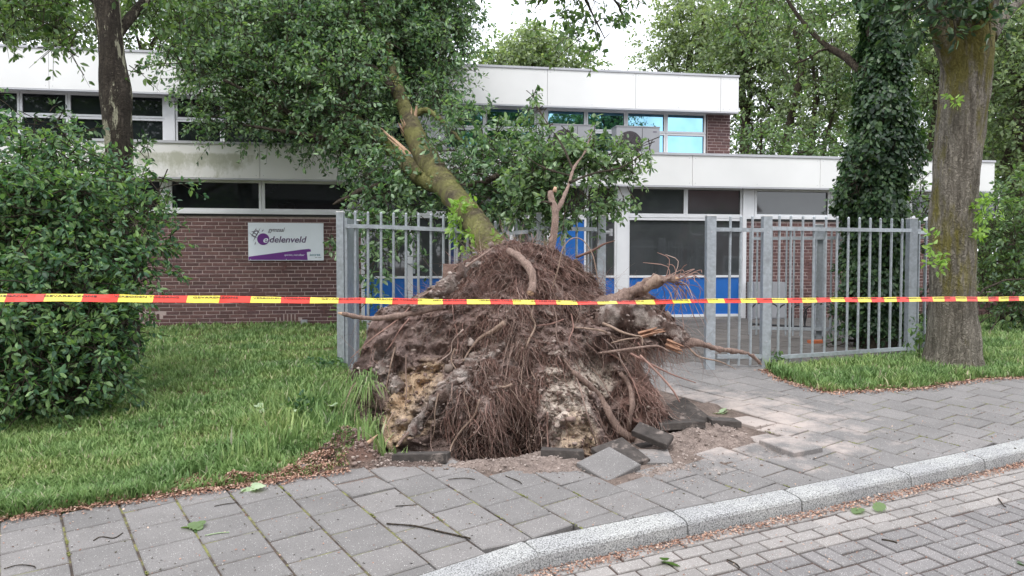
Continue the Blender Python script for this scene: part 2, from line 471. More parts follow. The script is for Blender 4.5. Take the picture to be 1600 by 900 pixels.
M['teal'] = simple('teal_ink', (.12, .26, .33), .45, .04, 5)
M['white'] = simple('sign_white', (.82, .86, .92), .4, .03, 3)
M['brick_red'] = simple('orange_brick', (.42, .12, .05), .85, .2, 20, .3)

# ------------------------------------------------------------------ areas on the ground (plan polygons)
def poly(pxs): return np.array([[gp(*p).x, gp(*p).y] for p in pxs])
def inside(P, x, y):
    x = np.asarray(x); y = np.asarray(y); c = np.zeros(x.shape, bool); n = len(P)
    for i in range(n):
        x1, y1 = P[i]; x2, y2 = P[(i + 1) % n]
        if y1 == y2: continue
        k = ((y1 > y) != (y2 > y)) & (x < (x2 - x1) * (y - y1) / (y2 - y1) + x1)
        c ^= k
    return c
def dist(P, x, y, closed=True):
    x = np.asarray(x, float); y = np.asarray(y, float); d = np.full(x.shape, 1e9); n = len(P)
    for i in range(n if closed else n - 1):
        a = P[i]; b = P[(i + 1) % n]; ab = b - a; L = (ab ** 2).sum() + 1e-12
        t = np.clip(((x - a[0]) * ab[0] + (y - a[1]) * ab[1]) / L, 0, 1)
        d = np.minimum(d, np.hypot(x - a[0] - t * ab[0], y - a[1] - t * ab[1]))
    return d
KB = poly([(654, 900), (819, 845), (1050, 798), (1225, 764.5), (1393, 730), (1507, 706), (1600, 685)])
d0 = KB[1] - KB[0]; KB = np.vstack([KB[0] - d0 * 6, KB]); d1 = KB[-1] - KB[-2]; KB = np.vstack([KB, KB[-1] + d1 / np.linalg.norm(d1) * 14])
_n = KB[-1] - KB[0]
def beyond_kerb(x, y, off=0):
    """True on the road side of the kerb's back edge shifted by off"""
    x = np.asarray(x, float); y = np.asarray(y, float)
    yk = np.interp(x, KB[:, 0], KB[:, 1])
    return y < yk - off * 1.18
edge_left = poly([(0, 813), (96, 798), (192, 785), (300, 768), (353, 762), (433, 752), (500, 741), (545, 733)])
e0 = edge_left[0] + (edge_left[0] - edge_left[2]) * 8
far_l = np.array([-40., 40.])
pit = poly([(545, 733), (600, 727), (700, 727), (790, 730), (850, 731), (905, 731), (950, 738), (1000, 745), (1040, 732), (1075, 714), (1180, 700), (1200, 688), (1150, 655), (1110, 630), (1060, 615), (1000, 600)])
pit = np.vstack([pit, [[.6, 7.6], [-1.3, 7.6], [-1.75, 6.9]], poly([(560, 650)])])
hole = poly([(600, 712), (700, 722), (790, 722), (900, 716), (960, 700), (990, 685), (1010, 650), (1000, 620), (600, 620), (585, 670)])
lawn_l = np.vstack([[e0], edge_left, poly([(560, 690), (560, 600)]), [[-1.9, 8.4], [-1.95, 12.9], [-2.6, 13.3], [-40, 8.]]])
lawn_r = np.vstack([poly([(1196, 577), (1215, 591), (1290, 613.5), (1440, 606), (1530, 592), (1600, 589)]), [[25, 9.0], [25, 20.], [7.2, 14.4], [6.6, 11.0], [5.2, 9.5]]])

def fbm(x, y, s, o=4, seed=0.):
    out = np.zeros(x.shape).ravel(); X = x.ravel(); Y = y.ravel()
    for i in range(len(X)):
        out[i] = mnoise.fractal(Vector((X[i] * s, Y[i] * s, seed)), .9, 2.1, o)
    return out.reshape(x.shape)

# ------------------------------------------------------------------ ground sheet
xs = np.unique(np.concatenate([np.linspace(-400, -10, 14), np.arange(-10, -4, .3), np.arange(-4, 3.6, .045), np.arange(3.6, 12, .25), np.linspace(12, 400, 14)]))
ys = np.unique(np.concatenate([np.linspace(-300, 0, 8), np.arange(0, 4, .3), np.arange(4, 8.4, .045), np.arange(8.4, 15, .2), np.linspace(15, 600, 16)]))
gx, gy = np.meshgrid(xs, ys)
gz = np.where(gy < -2, 0.0717 * -2, G(gy))
fn = np.zeros(gx.shape); msk = (np.abs(gx) < 8) & (gy > 2) & (gy < 15)
fn[msk] = fbm(gx[msk], gy[msk], 2.2, 5)
in_l = inside(lawn_l, gx, gy); in_r = inside(lawn_r, gx, gy); in_road = beyond_kerb(gx, gy, .06); in_pit = inside(pit, gx, gy)
dpt = dist(pit, gx, gy); rim = (~in_pit) & (dpt < .42) & ~in_l & ~in_r & ~in_road
dh = dist(hole, gx, gy); in_h = inside(hole, gx, gy)
hz = np.where(in_l | in_r, .015 + .02 * fn, -.055)
hz = np.where(rim, -.014 + .006 * fn, hz)
hz = np.where(in_road, -.26, hz)
hz = np.where(in_pit, -.015 + .02 * fn, hz)
hz = np.where(in_h, -.03 - .45 * np.clip(dh / .22, 0, 1) + .06 * fn, hz)
# torn lip of soil on the lawn side
lip = poly([(300, 762), (430, 742), (470, 722), (530, 690), (590, 700), (590, 722), (545, 733), (433, 752)])
dl = dist(lip, gx, gy); il = inside(lip, gx, gy)
hz = np.where(il, .02 + .09 * np.clip(dl / .10, 0, 1) + .10 * fn, hz)
cav = poly([(455, 733), (478, 712), (520, 700), (556, 706), (560, 722), (520, 736), (470, 740)])
dc = dist(cav, gx, gy); hz = np.where(inside(cav, gx, gy), hz - .20 * np.clip(dc / .07, 0, 1), hz)
behind = gy > 20
colr = np.zeros(gx.shape + (3,))
colr[:] = (.11, .085, .065)
colr[in_l | in_r] = (.12, .12, .05)
colr[rim] = (.22, .17, .145)
colr[in_pit] = (.27, .21, .18)
colr[in_h] = (.10, .06, .045)
colr[il] = (.20, .125, .10)
colr[behind] = (.05, .08, .03)
V = np.stack([gx, gy, gz + hz], -1).reshape(-1, 3)
ny, nx = gx.shape
idx = np.arange(ny * nx).reshape(ny, nx)
Fq = np.stack([idx[:-1, :-1], idx[:-1, 1:], idx[1:, 1:], idx[1:, :-1]], -1).reshape(-1, 4)
tag(np_mesh('ground', V, Fq, M['ground'], smooth=True, vcol=colr.reshape(-1, 3)), kind='structure')

# ------------------------------------------------------------------ pavement: bed + tiles
YAW = R(34.6)
rv_ = np.array([cos(YAW), sin(YAW)]); dv_ = np.array([sin(YAW), -cos(YAW)])
ORG = np.array([-2.74, 3.72]) + .09 * np.array([cos(YAW), sin(YAW)]); PT = .302
def clip(pl, a, n):
    out = []; m = len(pl)
    for i in range(m):
        p, q = pl[i], pl[(i + 1) % m]
        dp = np.dot(p - a, n); dq = np.dot(q - a, n)
        if dp >= 0: out.append(p)
        if (dp >= 0) != (dq >= 0): out.append(p + (q - p) * dp / (dp - dq))
    return out
def area(pl):
    s = 0
    for i in range(len(pl)):
        s += pl[i][0] * pl[(i+1) % len(pl)][1] - pl[(i+1) % len(pl)][0] * pl[i][1]
    return s / 2
SL = math.atan(.0717)
def slab_mesh(pl, th, ch, z0=0):
    """extruded polygon with a small chamfer, top at z=0 ; pl list of xy local"""
    if area(pl) < 0: pl = pl[::-1]
    n = len(pl); c = sum(pl) / n
    top = []
    for p in pl:
        d = c - p; L = np.linalg.norm(d); top.append(p + d / L * min(ch * 1.4, L * .5))
    V = [(p[0], p[1], 0) for p in top] + [(p[0], p[1], -ch) for p in pl] + [(p[0], p[1], -th) for p in pl]
    Fs = [tuple(range(n))]
    for i in range(n):
        j = (i + 1) % n
        Fs.append((n + i, n + j, j, i)); Fs.append((2*n + i, 2*n + j, n + j, n + i))
    return V, Fs
g = .0035
h = PT / 2 - .0052; h2 = PT / 2 - .0055
base_poly = [np.array(p) for p in ((-h2, -h), (h2, -h), (h2, h), (-h2, h))]
Vt, Ft = slab_mesh(base_poly, .045, .006)
M['tile_old'], _t, _b, _c = paver('mossy_paving', (.105, .095, .088), (.2, .19, .17), .1, rv=.14)
tile_me_old = bpy.data.meshes.new('paving_tile'); tile_me_old.from_pydata(Vt, [], Ft); tile_me_old.materials.append(M['tile_old'])
tile_me = bpy.data.meshes.new('paving_tile'); tile_me.from_pydata(Vt, [], Ft); tile_me.materials.append(M['tile'])
pave = None
bx = np.arange(-9, 14, .16); by = np.arange(1.2, 14.6, .12)
BX, BY = np.meshgrid(bx, by)
ok_p = ~beyond_kerb(BX, BY, -.03) & ~inside(pit, BX, BY) & (dist(pit, BX, BY) > .33) & ~inside(lawn_l, BX, BY) & ~inside(lawn_r, BX, BY) & (BY < 13.05 + .158 * (BX + 3.13))
BZ = G(BY) - .0065
keep = ok_p[:-1, :-1] & ok_p[:-1, 1:] & ok_p[1:, 1:] & ok_p[1:, :-1]
ib = np.arange(BX.size).reshape(BX.shape)
Fb = np.stack([ib[:-1, :-1], ib[:-1, 1:], ib[1:, 1:], ib[1:, :-1]], -1)[keep]
used = np.unique(Fb); remap = -np.ones(BX.size, int); remap[used] = np.arange(len(used))
pave = tag(np_mesh('pavement', np.stack([BX, BY, BZ], -1).reshape(-1, 3)[used], remap[Fb], M['bed']), kind='structure')
tiles = []
for k in range(-6, 44):
    for v in range(-60, 30):
        vv = v + .5 * (k % 2) + .05 * ((k * 7) % 5 - 2)
        c2 = ORG + PT * ((k + .5) * rv_ + (vv + .5) * dv_)
        if c2[1] < 1.6 or c2[1] > 14.3 or c2[0] < -7 or c2[0] > 13: continue
        if c2[1] > 12.95 + .158 * (c2[0] + 3.13): continue
        cam_px = 800 + F * c2[0] / c2[1]
        if cam_px < -500 or cam_px > 2600: continue
        if inside(pit, c2[0], c2[1]): continue
        # corners
        pl = [c2 + p[0] * rv_ - p[1] * dv_ for p in base_poly]
        cut = False
        for i in range(len(KB) - 1):
            a, b_ = KB[i], KB[i + 1]
            if min(a[0], b_[0]) - .3 < c2[0] < max(a[0], b_[0]) + .3:
                t_ = b_ - a; nrm = np.array([-t_[1], t_[0]]) / np.linalg.norm(t_)
                q = clip(pl, a + nrm * .006, nrm) if len(pl) else []
                if len(q) != len(pl) or any(np.abs(np.array(q[i_]) - pl[i_]).max() > 1e-6 for i_ in range(min(len(q), len(pl)))): cut = True
                pl = q
                if len(pl) < 3: break
        if len(pl) < 3 or abs(area(pl)) < .006: continue
        n_in = sum(bool(inside(lawn_l, p[0], p[1]) | inside(lawn_r, p[0], p[1])) for p in pl)
        if n_in >= 3: continue
        tiles.append((c2, pl, cut))
def tile_matrix(c2, extra=0.):
    y = c2[1]; s = SL if y < 8 else .024
    ex = Vector((rv_[0], rv_[1], rv_[1] * math.tan(s))).normalized()
    ey = Vector((-dv_[0], -dv_[1], -dv_[1] * math.tan(s))).normalized()
    ez = ex.cross(ey).normalized(); ey = ez.cross(ex)
    m = Matrix((ex, ey, ez)).transposed().to_4x4()
    j = Matrix.Rotation(random.gauss(0, .006), 4, 'X') @ Matrix.Rotation(random.gauss(0, .006), 4, 'Y') @ Matrix.Rotation(random.gauss(0, .006), 4, 'Z')
    z = g1(y) + random.gauss(0, .0012) + extra
    return Matrix.Translation((c2[0], c2[1], z)) @ m @ j
vis = lambda c: (-60 < 800 + F * c[0] / c[1] < 1660)
tiles.sort(key=lambda t: (not vis(t[0]), t[0][1]))
rest = MB(); rest_old = MB(); cnt = 0
dpit = dist(pit, np.array([t[0][0] for t in tiles]), np.array([t[0][1] for t in tiles]))
for (c2, pl, cut), dp in zip(tiles, dpit):
    mt = tile_matrix(c2, -.012 * random.random() * max(0, 1 - dp / .35))
    if dp < .35: mt = mt @ Matrix.Rotation(random.gauss(0, .03), 4, 'X') @ Matrix.Rotation(random.gauss(0, .03), 4, 'Y')
    if cut:
        loc = [np.array([np.dot(p - c2, rv_), -np.dot(p - c2, dv_)]) for p in pl]
        V_, F_ = slab_mesh(loc, .045, .006)
    if cnt < 300 and vis(c2):
        if cut:
            me = bpy.data.meshes.new('paving_tile'); me.from_pydata(V_, [], F_); me.materials.append(M['tile'])
        else: me = tile_me_old if c2[1] > 8.75 else tile_me
        o = link('paving_tile', me, pave); o.matrix_basis = mt; cnt += 1
    else:
        if not cut: V_, F_ = Vt, Ft
        (rest_old if c2[1] > 8.75 else rest).add([mt @ Vector(q) for q in V_], F_)
tag(rest.build('paving_tiles', M['tile'], pave), kind='stuff')
tag(rest_old.build('paving_tiles', M['tile_old'], pave), kind='stuff')

# ------------------------------------------------------------------ kerb
kerb = empty('kerb', (0, 0, 0), kind='structure')
cum = np.r_[0, np.cumsum(np.linalg.norm(np.diff(KB, axis=0), axis=1))]
def kpt(s):
    return np.array([np.interp(s, cum, KB[:, 0]), np.interp(s, cum, KB[:, 1])])
s0 = cum[2]
KW = .150
def kerb_stone(sa, sb):
    mb = MB(); n = 3
    prof = [(0.0, -.10), (0.0, -.003), (.006, .003), (KW - .035, .001), (KW - .008, -.008), (KW + .002, -.024), (KW + .014, -.20)]
    rows = []
    for i in range(n + 1):
        s = sa + .006 + (sb - sa - .012) * (0, .02, .98, 1)[i]
        a = kpt(s); t_ = kpt(s + .02) - kpt(s - .02); t_ /= np.linalg.norm(t_); nr = np.array([t_[1], -t_[0]])
        sh = .018 if i in (0, n) else 0
        rows.append([(a[0] + nr[0] * w - 0, a[1] + nr[1] * w, g1(a[1] + nr[1] * w * 0) + .0717 * nr[1] * w + zz_ - (sh * .4 if zz_ > -.05 else 0)) for w, zz_ in prof])
    V_ = [p for r_ in rows for p in r_]; k = len(prof); Fs = []
    for i in range(n):
        for j in range(k - 1):
            Fs.append((i*k+j, i*k+j+1, (i+1)*k+j+1, (i+1)*k+j))
    Fs.append(tuple(range(k - 1, -1, -1))); Fs.append(tuple(n*k + j for j in range(k)))
    mb.add(V_, Fs)
    return mb.build('kerb_stone', M['kerb'], kerb)
jt = [cum[2] - i for i in (4, 3, 2, 1)] + [cum[2], cum[3], cum[4], cum[5], cum[6]] + [cum[6] + i for i in range(1, 13)]
jt = [j for j in jt if 0 < j < cum[-1]]
for sa, sb in zip(jt[:-1], jt[1:]): kerb_stone(sa, sb)

# ------------------------------------------------------------------ road
ku = KB[5] - KB[2]; ku = ku / np.linalg.norm(ku); kn = np.array([ku[1], -ku[0]])   # along kerb, away from kerb
ROAD0 = KB[3] + kn * (KW + .03)
def rw(u_, w_): return ROAD0 + ku * u_ + kn * w_
def kerb_bend(u_):    # how far the kerb's face is off the straight line
    p = rw(u_, 0); return p
RDZ = -.084
bx = np.linspace(-10, 18, 60); bw = np.linspace(-1.6, 8.0, 28)
Vr = []; 
for w in bw:
    for u_ in bx:
        p = rw(u_, w); Vr.append((p[0], p[1], .0717 * p[1] + RDZ - .010))
k = len(bx); Fr = [(j*k+i, j*k+i+1, (j+1)*k+i+1, (j+1)*k+i) for j in range(len(bw)-1) for i in range(k-1)]
road = tag(np_mesh('road', Vr, np.array(Fr)[:, ::-1], M['roadbed']), kind='structure')
bl, bw_ = .205, .103; gg = .0058
def brick_poly(hx, hy): return [np.array(p) for p in ((-hx, -hy), (hx, -hy), (hx, hy), (-hx, hy))]
Vb1, Fb1 = slab_mesh(brick_poly(bl/2 - gg, bw_/2 - gg), .05, .005)
brm = {}
for key in ('clinker', 'clinker_pale'):
    me = bpy.data.meshes.new('street_brick'); me.from_pydata(Vb1, [], Fb1); me.materials.append(M[key]); brm[key] = me
bricks = []
NP = 4
for r_ in range(-8, NP):
    w = (r_ + .5) * bw_
    for i in range(-34, 62):
        bricks.append((i * bl + (.5 * bl if r_ % 2 else 0), w, 0, 'clinker_pale'))
for br in range(0, 17):
    w0 = NP * bw_ + br * bl
    for bc in range(-34, 62):
        u0 = bc * bl
        if (br + bc) % 2:
            bricks += [(u0 + bl/2, w0 + bw_/2, 0, 'clinker'), (u0 + bl/2, w0 + 1.5*bw_, 0, 'clinker')]
        else:
            bricks += [(u0 + bw_/2, w0 + bl/2, 1, 'clinker'), (u0 + 1.5*bw_, w0 + bl/2, 1, 'clinker')]
cand = []
for u_, w, rot_, key in bricks:
    p = rw(u_, w)
    if p[1] < 1.5: continue
    px_ = 800 + F * p[0] / p[1]
    if px_ < 200 or px_ > 3400: continue
    if not beyond_kerb(p[0], p[1], KW + .03): continue
    z = .0717 * p[1] + RDZ
    py_ = 450 - F * ((z - CAMZ) / p[1] - _sp)
    cand.append((not (-40 < px_ < 1640 and py_ < 940), p[1], p, rot_, key, z))
cand.sort(key=lambda t: (t[0], t[1]))
restA = {'clinker': MB(), 'clinker_pale': MB()}; cnt = 0
for hid, _, p, rot_, key, z in cand:
    ang = math.atan2(ku[1], ku[0]) + (pi/2 if rot_ else 0) + random.gauss(0, .012)
    mt = Matrix.Translation((p[0] + random.gauss(0, .001), p[1], z + random.gauss(0, .0022))) @ Matrix.Rotation(SL, 4, 'X') @ Matrix.Rotation(ang, 4, 'Z') @ Matrix.Rotation(random.gauss(0, .012), 4, 'X')
    if cnt < 300 and not hid:
        o = link('street_brick', brm[key], road); o.matrix_basis = mt; cnt += 1
    else: restA[key].add([mt @ Vector(q) for q in Vb1], Fb1)
for key in restA: tag(restA[key].build('street_bricks', M[key], road), kind='stuff')

# ------------------------------------------------------------------ scattered flakes helper
def ground_z(x, y):
    x = np.asarray(x, float); y = np.asarray(y, float)
    ix = np.clip(np.searchsorted(xs, x) - 1, 0, len(xs) - 2); iy = np.clip(np.searchsorted(ys, y) - 1, 0, len(ys) - 2)
    tx = (x - xs[ix]) / (xs[ix+1] - xs[ix]); ty = (y - ys[iy]) / (ys[iy+1] - ys[iy])
    Z = gz + hz
    a = Z[iy, ix]*(1-tx) + Z[iy, ix+1]*tx; b_ = Z[iy+1, ix]*(1-tx) + Z[iy+1, ix+1]*tx
    return a*(1-ty) + b_*ty
def surf_z(x, y):
    """walking surface: tiles, road bricks or earth"""
    z = ground_z(x, y)
    road_ = beyond_kerb(x, y, KW + .01)
    pv = ~beyond_kerb(x, y, KW + .01) & ~inside(pit, x, y) & ~inside(lawn_l, x, y) & ~inside(lawn_r, x, y)
    z = np.where(pv, G(y), z)
    return np.where(road_, .0717 * np.asarray(y) + RDZ, z)
def rand_frames(n, tilt=.4):
    """random orthonormal frames with normal near +z"""
    nz = np.stack([rng.normal(0, tilt, n), rng.normal(0, tilt, n), np.ones(n)], 1); nz /= np.linalg.norm(nz, axis=1)[:, None]
    a = rng.uniform(0, 2*pi, n); d = np.stack([np.cos(a), np.sin(a), np.zeros(n)], 1)
    d -= nz * (d * nz).sum(1)[:, None]; d /= np.linalg.norm(d, axis=1)[:, None]
    return d, np.cross(nz, d), nz
def instance(T, Ft_, C, A, B, Nn, S):
    """template verts T (k,3) in (axis, side, normal) -> all copies"""
    V = C[:, None, :] + S[:, None, None] * (T[None, :, 0:1] * A[:, None, :] + T[None, :, 1:2] * B[:, None, :] + T[None, :, 2:3] * Nn[:, None, :])
    k = len(T); n = len(C)
    Fa = (np.arange(n) * k)[:, None, None] + np.asarray(Ft_)[None]
    return V.reshape(-1, 3), Fa.reshape(-1, np.asarray(Ft_).shape[1])
FLAKE = np.array([(-.5, 0, 0), (0, -.32, .08), (.5, 0, .02), (0, .3, .1)]); FLAKE_F = [(0, 1, 2, 3)]
LEAF6 = np.array([(0, 0, 0), (.32, -.24, .05), (.75, -.17, .02), (1.0, 0, -.10), (.75, .17, .02), (.32, .24, .05), (.5, 0, -.03)])
LEAF6_F = [(0, 1, 6), (1, 2, 6), (2, 3, 6), (3, 4, 6), (4, 5, 6), (5, 0, 6)]
LEAF4 = np.array([(0, 0, 0), (.45, -.27, .06), (1, 0, -.05), (.45, .27, .06)]); LEAF4_F = [(0, 1, 2), (0, 2, 3)]
def leaves_obj(name, mat, C, A, up_bias, S, parent, simple_leaf=False, droop=.25):
    n = len(C)
    A = A + rng.normal(0, .45, (n, 3)); A[:, 2] -= droop
    A /= np.linalg.norm(A, axis=1)[:, None]
    Nn = rng.normal(0, .75, (n, 3)); Nn[:, 2] += up_bias
    Nn -= A * (A * Nn).sum(1)[:, None]; Nn /= np.linalg.norm(Nn, axis=1)[:, None]
    B = np.cross(Nn, A)
    T, Ff = (LEAF4, LEAF4_F) if simple_leaf else (LEAF6, LEAF6_F)
    V, Fa = instance(T, Ff, C, A, B, Nn, S)
    r = np.repeat(rng.random(n), len(Ff))
    return np_mesh(name, V, Fa, mat, r, parent)
def crown(parent, mat, blobs, per, leaf=.08, spray=.3, count=14, simple_leaf=False, gap=.0, seed=0, droop=.25, up=.8, twigs=True, twig_mat=None, name='crown'):
    """blobs: (centre Vector, (rx,ry,rz)); per = sprays per cubic metre"""
    Cs = []; Ds = []
    for c, r in blobs:
        if not hasattr(r, '__len__'): r = (r, r, r)
        n = max(4, int(per * 4.19 * r[0] * r[1] * r[2]))
        d = rng.normal(0, 1, (n, 3)); d /= np.linalg.norm(d, axis=1)[:, None]
        q = rng.random(n) ** .42
        P = np.array(c)[None] + d * q[:, None] * np.array(r)[None] * (1 + .18 * rng.normal(0, 1, n))[:, None]
        keep = np.array([mnoise.noise(Vector(p) * 1.3 + Vector((seed, 0, 0))) + .5 * mnoise.noise(Vector(p) * 3.1) > gap - .45 for p in P])
        Cs.append(P[keep]); Ds.append(d[keep])
    C = np.vstack(Cs); D = np.vstack(Ds)
    D = D + rng.normal(0, .6, D.shape); D[:, 2] -= droop * .5
    D /= np.linalg.norm(D, axis=1)[:, None]
    n = len(C)
    k = count
    tpos = rng.random((n, k))
    L = spray * (.6 + .8 * rng.random(n))
    side = rng.normal(0, 1, (n, k, 3)); side -= D[:, None] * (side * D[:, None]).sum(2)[..., None]
    side /= np.linalg.norm(side, axis=2)[..., None] + 1e-9
    LC = C[:, None] + D[:, None] * (tpos * L[:, None])[..., None] + side * (leaf * .25)
    LC[..., 2] -= (tpos ** 2) * .25 * L[:, None]
    LA = D[:, None] * .6 + side
    LC = LC.reshape(-1, 3); LA = LA.reshape(-1, 3)
    S = leaf * (.65 + .6 * rng.random(len(LC)))
    o = leaves_obj(name, mat, LC, LA, up, S, parent, simple_leaf, droop)
    if twigs:
        # thin three-sided twig per spray
        E = C + D * L[:, None]; E[:, 2] -= .25 * L
        Bk = C - D * (L * .8)[:, None]
        a = np.cross(D, [0, 0, 1.]); a /= np.linalg.norm(a, axis=1)[:, None] + 1e-9; b_ = np.cross(D, a)
        rr = .0045
        Vt_ = []
        for base, rad in ((Bk, rr * 1.5), (C, rr), (E, rr * .4)):
            for j in range(3):
                an = 2*pi*j/3
                Vt_.append(base + (a * cos(an) + b_ * sin(an)) * rad)
        Vt_ = np.stack(Vt_, 1).reshape(-1, 3)
        q = [(s*3+j, s*3+(j+1) % 3, (s+1)*3+(j+1) % 3, (s+1)*3+j) for s in range(2) for j in range(3)]
        Fa = (np.arange(n)*9)[:, None, None] + np.array(q)[None]
        tw = np_mesh('twigs', Vt_, Fa.reshape(-1, 4), twig_mat or M['bark_dark'], None, parent)
        tag(tw, kind='stuff')
    return o
def branch_path(a, b, bend=.15, k=5, sag=0):
    a = Vector(a); b = Vector(b); L = (b - a).length
    pts = []
    off = Vector((random.gauss(0, 1), random.gauss(0, 1), random.gauss(0, 1))) * bend * L
    for i in range(k + 1):
        t_ = i / k
        p = a.lerp(b, t_) + off * sin(pi * t_) * .5 + Vector((random.gauss(0, .02), random.gauss(0, .02), random.gauss(0, .02))) * L
        p.z -= sag * sin(pi * t_)
        pts.append(p if 0 < i < k else (a if i == 0 else b))
    return pts
#@@BUILDING
# ------------------------------------------------------------------ building
BO = Vector((-3.13, 13.1, 0)); BA = R(9.0); bc_, bs_ = cos(BA), sin(BA)
def UZ(px, py, v=0.):
    a, b_ = ray(px, py)
    t_ = (v + (-BO.x * bs_ + BO.y * bc_)) / (-a * bs_ + bc_)
    return (a * t_ - BO.x) * bc_ + (t_ - BO.y) * bs_, CAMZ + b_ * t_
def U(px, v=0., py=380): return UZ(px, py, v)[0]
def bw(u_, v, z): return Vector((BO.x + u_ * bc_ - v * bs_, BO.y + u_ * bs_ + v * bc_, z))
bld = empty('school_building', BO, BA, label='low flat-roofed brick school building with white fascia boards and blue entrance panels', cat='building')
GZ = .66
ZS, ZT = 2.69, 3.225            # strip window sill and head
FZ0, FZ1 = 3.235, 3.80          # fascia
uL, uR = U(-260), U(1555, -.25) - .05
u_brL, u_entL, u_entR = U(-200), U(566), U(1160)
u_wend = U(1420)
# walls (mortar body of the brick walls) butt against the entrance front
mb = MB()
mb.box((uL, .0065, GZ - .5), (u_entL - .02, .30, ZS - .06))
mb.box((u_entR + .01, .0065, GZ - .5), (uR - .3, .30, ZS - .06))
mb.box((uR - .5, .31, GZ - .5), (uR - .3, 10, FZ0 - .01))
mb.box((uL, 9.8, GZ - .5), (uR - .52, 10, FZ0 - .01))
mb.build('wall', M['mortar'], bld)
# upper storey block
V2 = 2.0
u2R = U(1152, V2 - .3); u2L = U(-300, V2)
Z2a, Z2b = 3.9, UZ(1101, 178, V2)[1]
FU0, FU1 = UZ(1152, 175, V2 - .3)[1], UZ(1152, 121, V2 - .3)[1]
pier0, pier1 = U(1103, V2), u2R - .05
mb = MB()
mb.box((pier0 + .01, V2 + .0065, 3.81), (pier1, V2 + .3, FU0 - .01))
mb.box((pier1 - .3, V2 + .31, 3.81), (pier1, 9.5, FU0 - .01))
mb.box((u2L, 9.2, 3.81), (pier1 - .32, 9.5, FU0 - .01))
mb.build('upper_wall', M['mortar'], bld)
# brick courses
BL, BH, MJ = .210, .0535, .011
mbk = MB(); mbk.box((0, 0, 0), (BL, .045, BH))
brick_me = bpy.data.meshes.new('brick')
# rounded-corner brick: outer face slightly chamfered
c_ = .004
Vb = [(c_, 0, c_), (BL - c_, 0, c_), (BL - c_, 0, BH - c_), (c_, 0, BH - c_), (0, .005, 0), (BL, .005, 0), (BL, .005, BH), (0, .005, BH), (0, .04, 0), (BL, .04, 0), (BL, .04, BH), (0, .04, BH)]
Fb_ = [(0, 1, 2, 3), (4, 5, 1, 0), (5, 6, 2, 1), (6, 7, 3, 2), (7, 4, 0, 3), (8, 9, 5, 4), (9, 10, 6, 5), (10, 11, 7, 6), (11, 8, 4, 7)]
brick_me.from_pydata(Vb, [], Fb_); brick_me.materials.append(M['brick'])
cb = MB(); nb = 0
def lay(u0, u1, z0, z1, v=0., single=None, skip=None):
    global nb
    row = 0; z = z0
    while z + BH <= z1 + .002:
        off = [0, .5, .25, .75][row % 4] * (BL + MJ); u_ = u0 - off
        while u_ < u1 - .03:
            a, b_ = max(u_, u0), min(u_ + BL, u1)
            if b_ - a > .03 and not (skip and skip(a, b_, z)):
                dv = random.uniform(-.002, .002)
                if single and nb < 300 and a == u_ and b_ == u_ + BL and single(a, z):
                    o = link('brick', brick_me, bld, (a, v - .012 + dv + .012, z)); nb += 1
                else:
                    sx = (b_ - a) / BL
                    cb.add([(a + q[0] * sx, v + q[1] + dv, z + q[2]) for q in Vb], Fb_)
            u_ += BL + MJ
        z += BH + MJ; row += 1
su0, sz1 = UZ(388, 348); su1, sz0 = UZ(506, 407)
def in_sign(a, b_, z): return a > su0 and b_ < su1 and z > sz0 and z + BH < sz1
vent = [(UZ(233, 496)), (UZ(451, 496))]
def in_vent(a, b_, z): return any(abs((a + b_) / 2 - q[0]) < .20 and abs(z + BH/2 - q[1]) < .07 for q in vent)
lay(uL, u_entL - .03, GZ - .15, ZS - .09, 0, lambda a, z: a > U(300) and z > GZ + .1, lambda a, b_, z: in_sign(a, b_, z) or in_vent(a, b_, z))
lay(u_entR + .01, uR - .3, GZ - .15, ZS - .09)
lay(pier0 + .02, pier1, 3.82, FU0 - .01, V2)
tag(cb.build('bricks', M['brick'], bld), kind='stuff')
for q in vent:
    mb = MB()
    mb.box((q[0] - .21, .012, q[1] - .075), (q[0] + .19, .019, q[1] + .075), 1)
    for i in range(6):
        mb.box((q[0] - .2 + i * .064, -.001, q[1] - .06), (q[0] - .2 + i * .064 + .042, .012, q[1] + .06), 0)
    mb.build('air_brick', [M['brick'], M['black']], bld)
# fascia panels, joints 6 mm; one algae-stained
def fascia(name, ua, ub, v, z0, z1, m):
    mb = MB(); mb.box((ua + .004, v, z0), (ub - .004, v + .035, z1)); o = mb.build(name, m, bld)
    return o
def fascia_row(joints, ua, ub, v, z0, z1, stained=None):
    js = [ua] + sorted(joints) + [ub]
    mb = MB(); mb.box((ua + .01, v + .037, z0 + .01), (ub - .01, v + .20, z1 - .01)); mb.build('fascia_backing', M['trim'], bld)
    for i in range(len(js) - 1):
        o = fascia('fascia_panel', js[i], js[i+1], v, z0, z1, M['fascia_algae'] if stained and stained(js[i], js[i+1]) else M['fascia'])
        if stained and stained(js[i], js[i+1]): tag(o, 'white fascia panel with a grey-green algae stain')
        sc = MB()
        for x in (js[i] + .06, (js[i] + js[i+1]) / 2, js[i+1] - .06):
            for z in (z0 + .05, z1 - .05): sc.box((x - .006, v - .003, z - .006), (x + .006, v - .0005, z + .006))
        sc.build('screws', M['trim'], o)
    mb = MB(); mb.box((ua - .01, v - .02, z1 + .002), (ub + .01, v + .25, z1 + .045)); mb.build('roof_edge', M['trim'], bld)
    mb = MB(); mb.box((ua, v + .002, z0 - .030), (ub, v + .06, z0 - .002)); mb.build('fascia_drip', M['trim'], bld)
pj = U(1081, -.25); pw = U(1280, -.25) - pj
jl = [pj + pw * i for i in range(-8, 3)]
jl = [j for j in jl if uL + .3 < j < uR - .2]
fascia_row(jl, uL, uR, -.25, FZ0, FZ1, lambda a, b_: a < U(330, -.25) < b_)
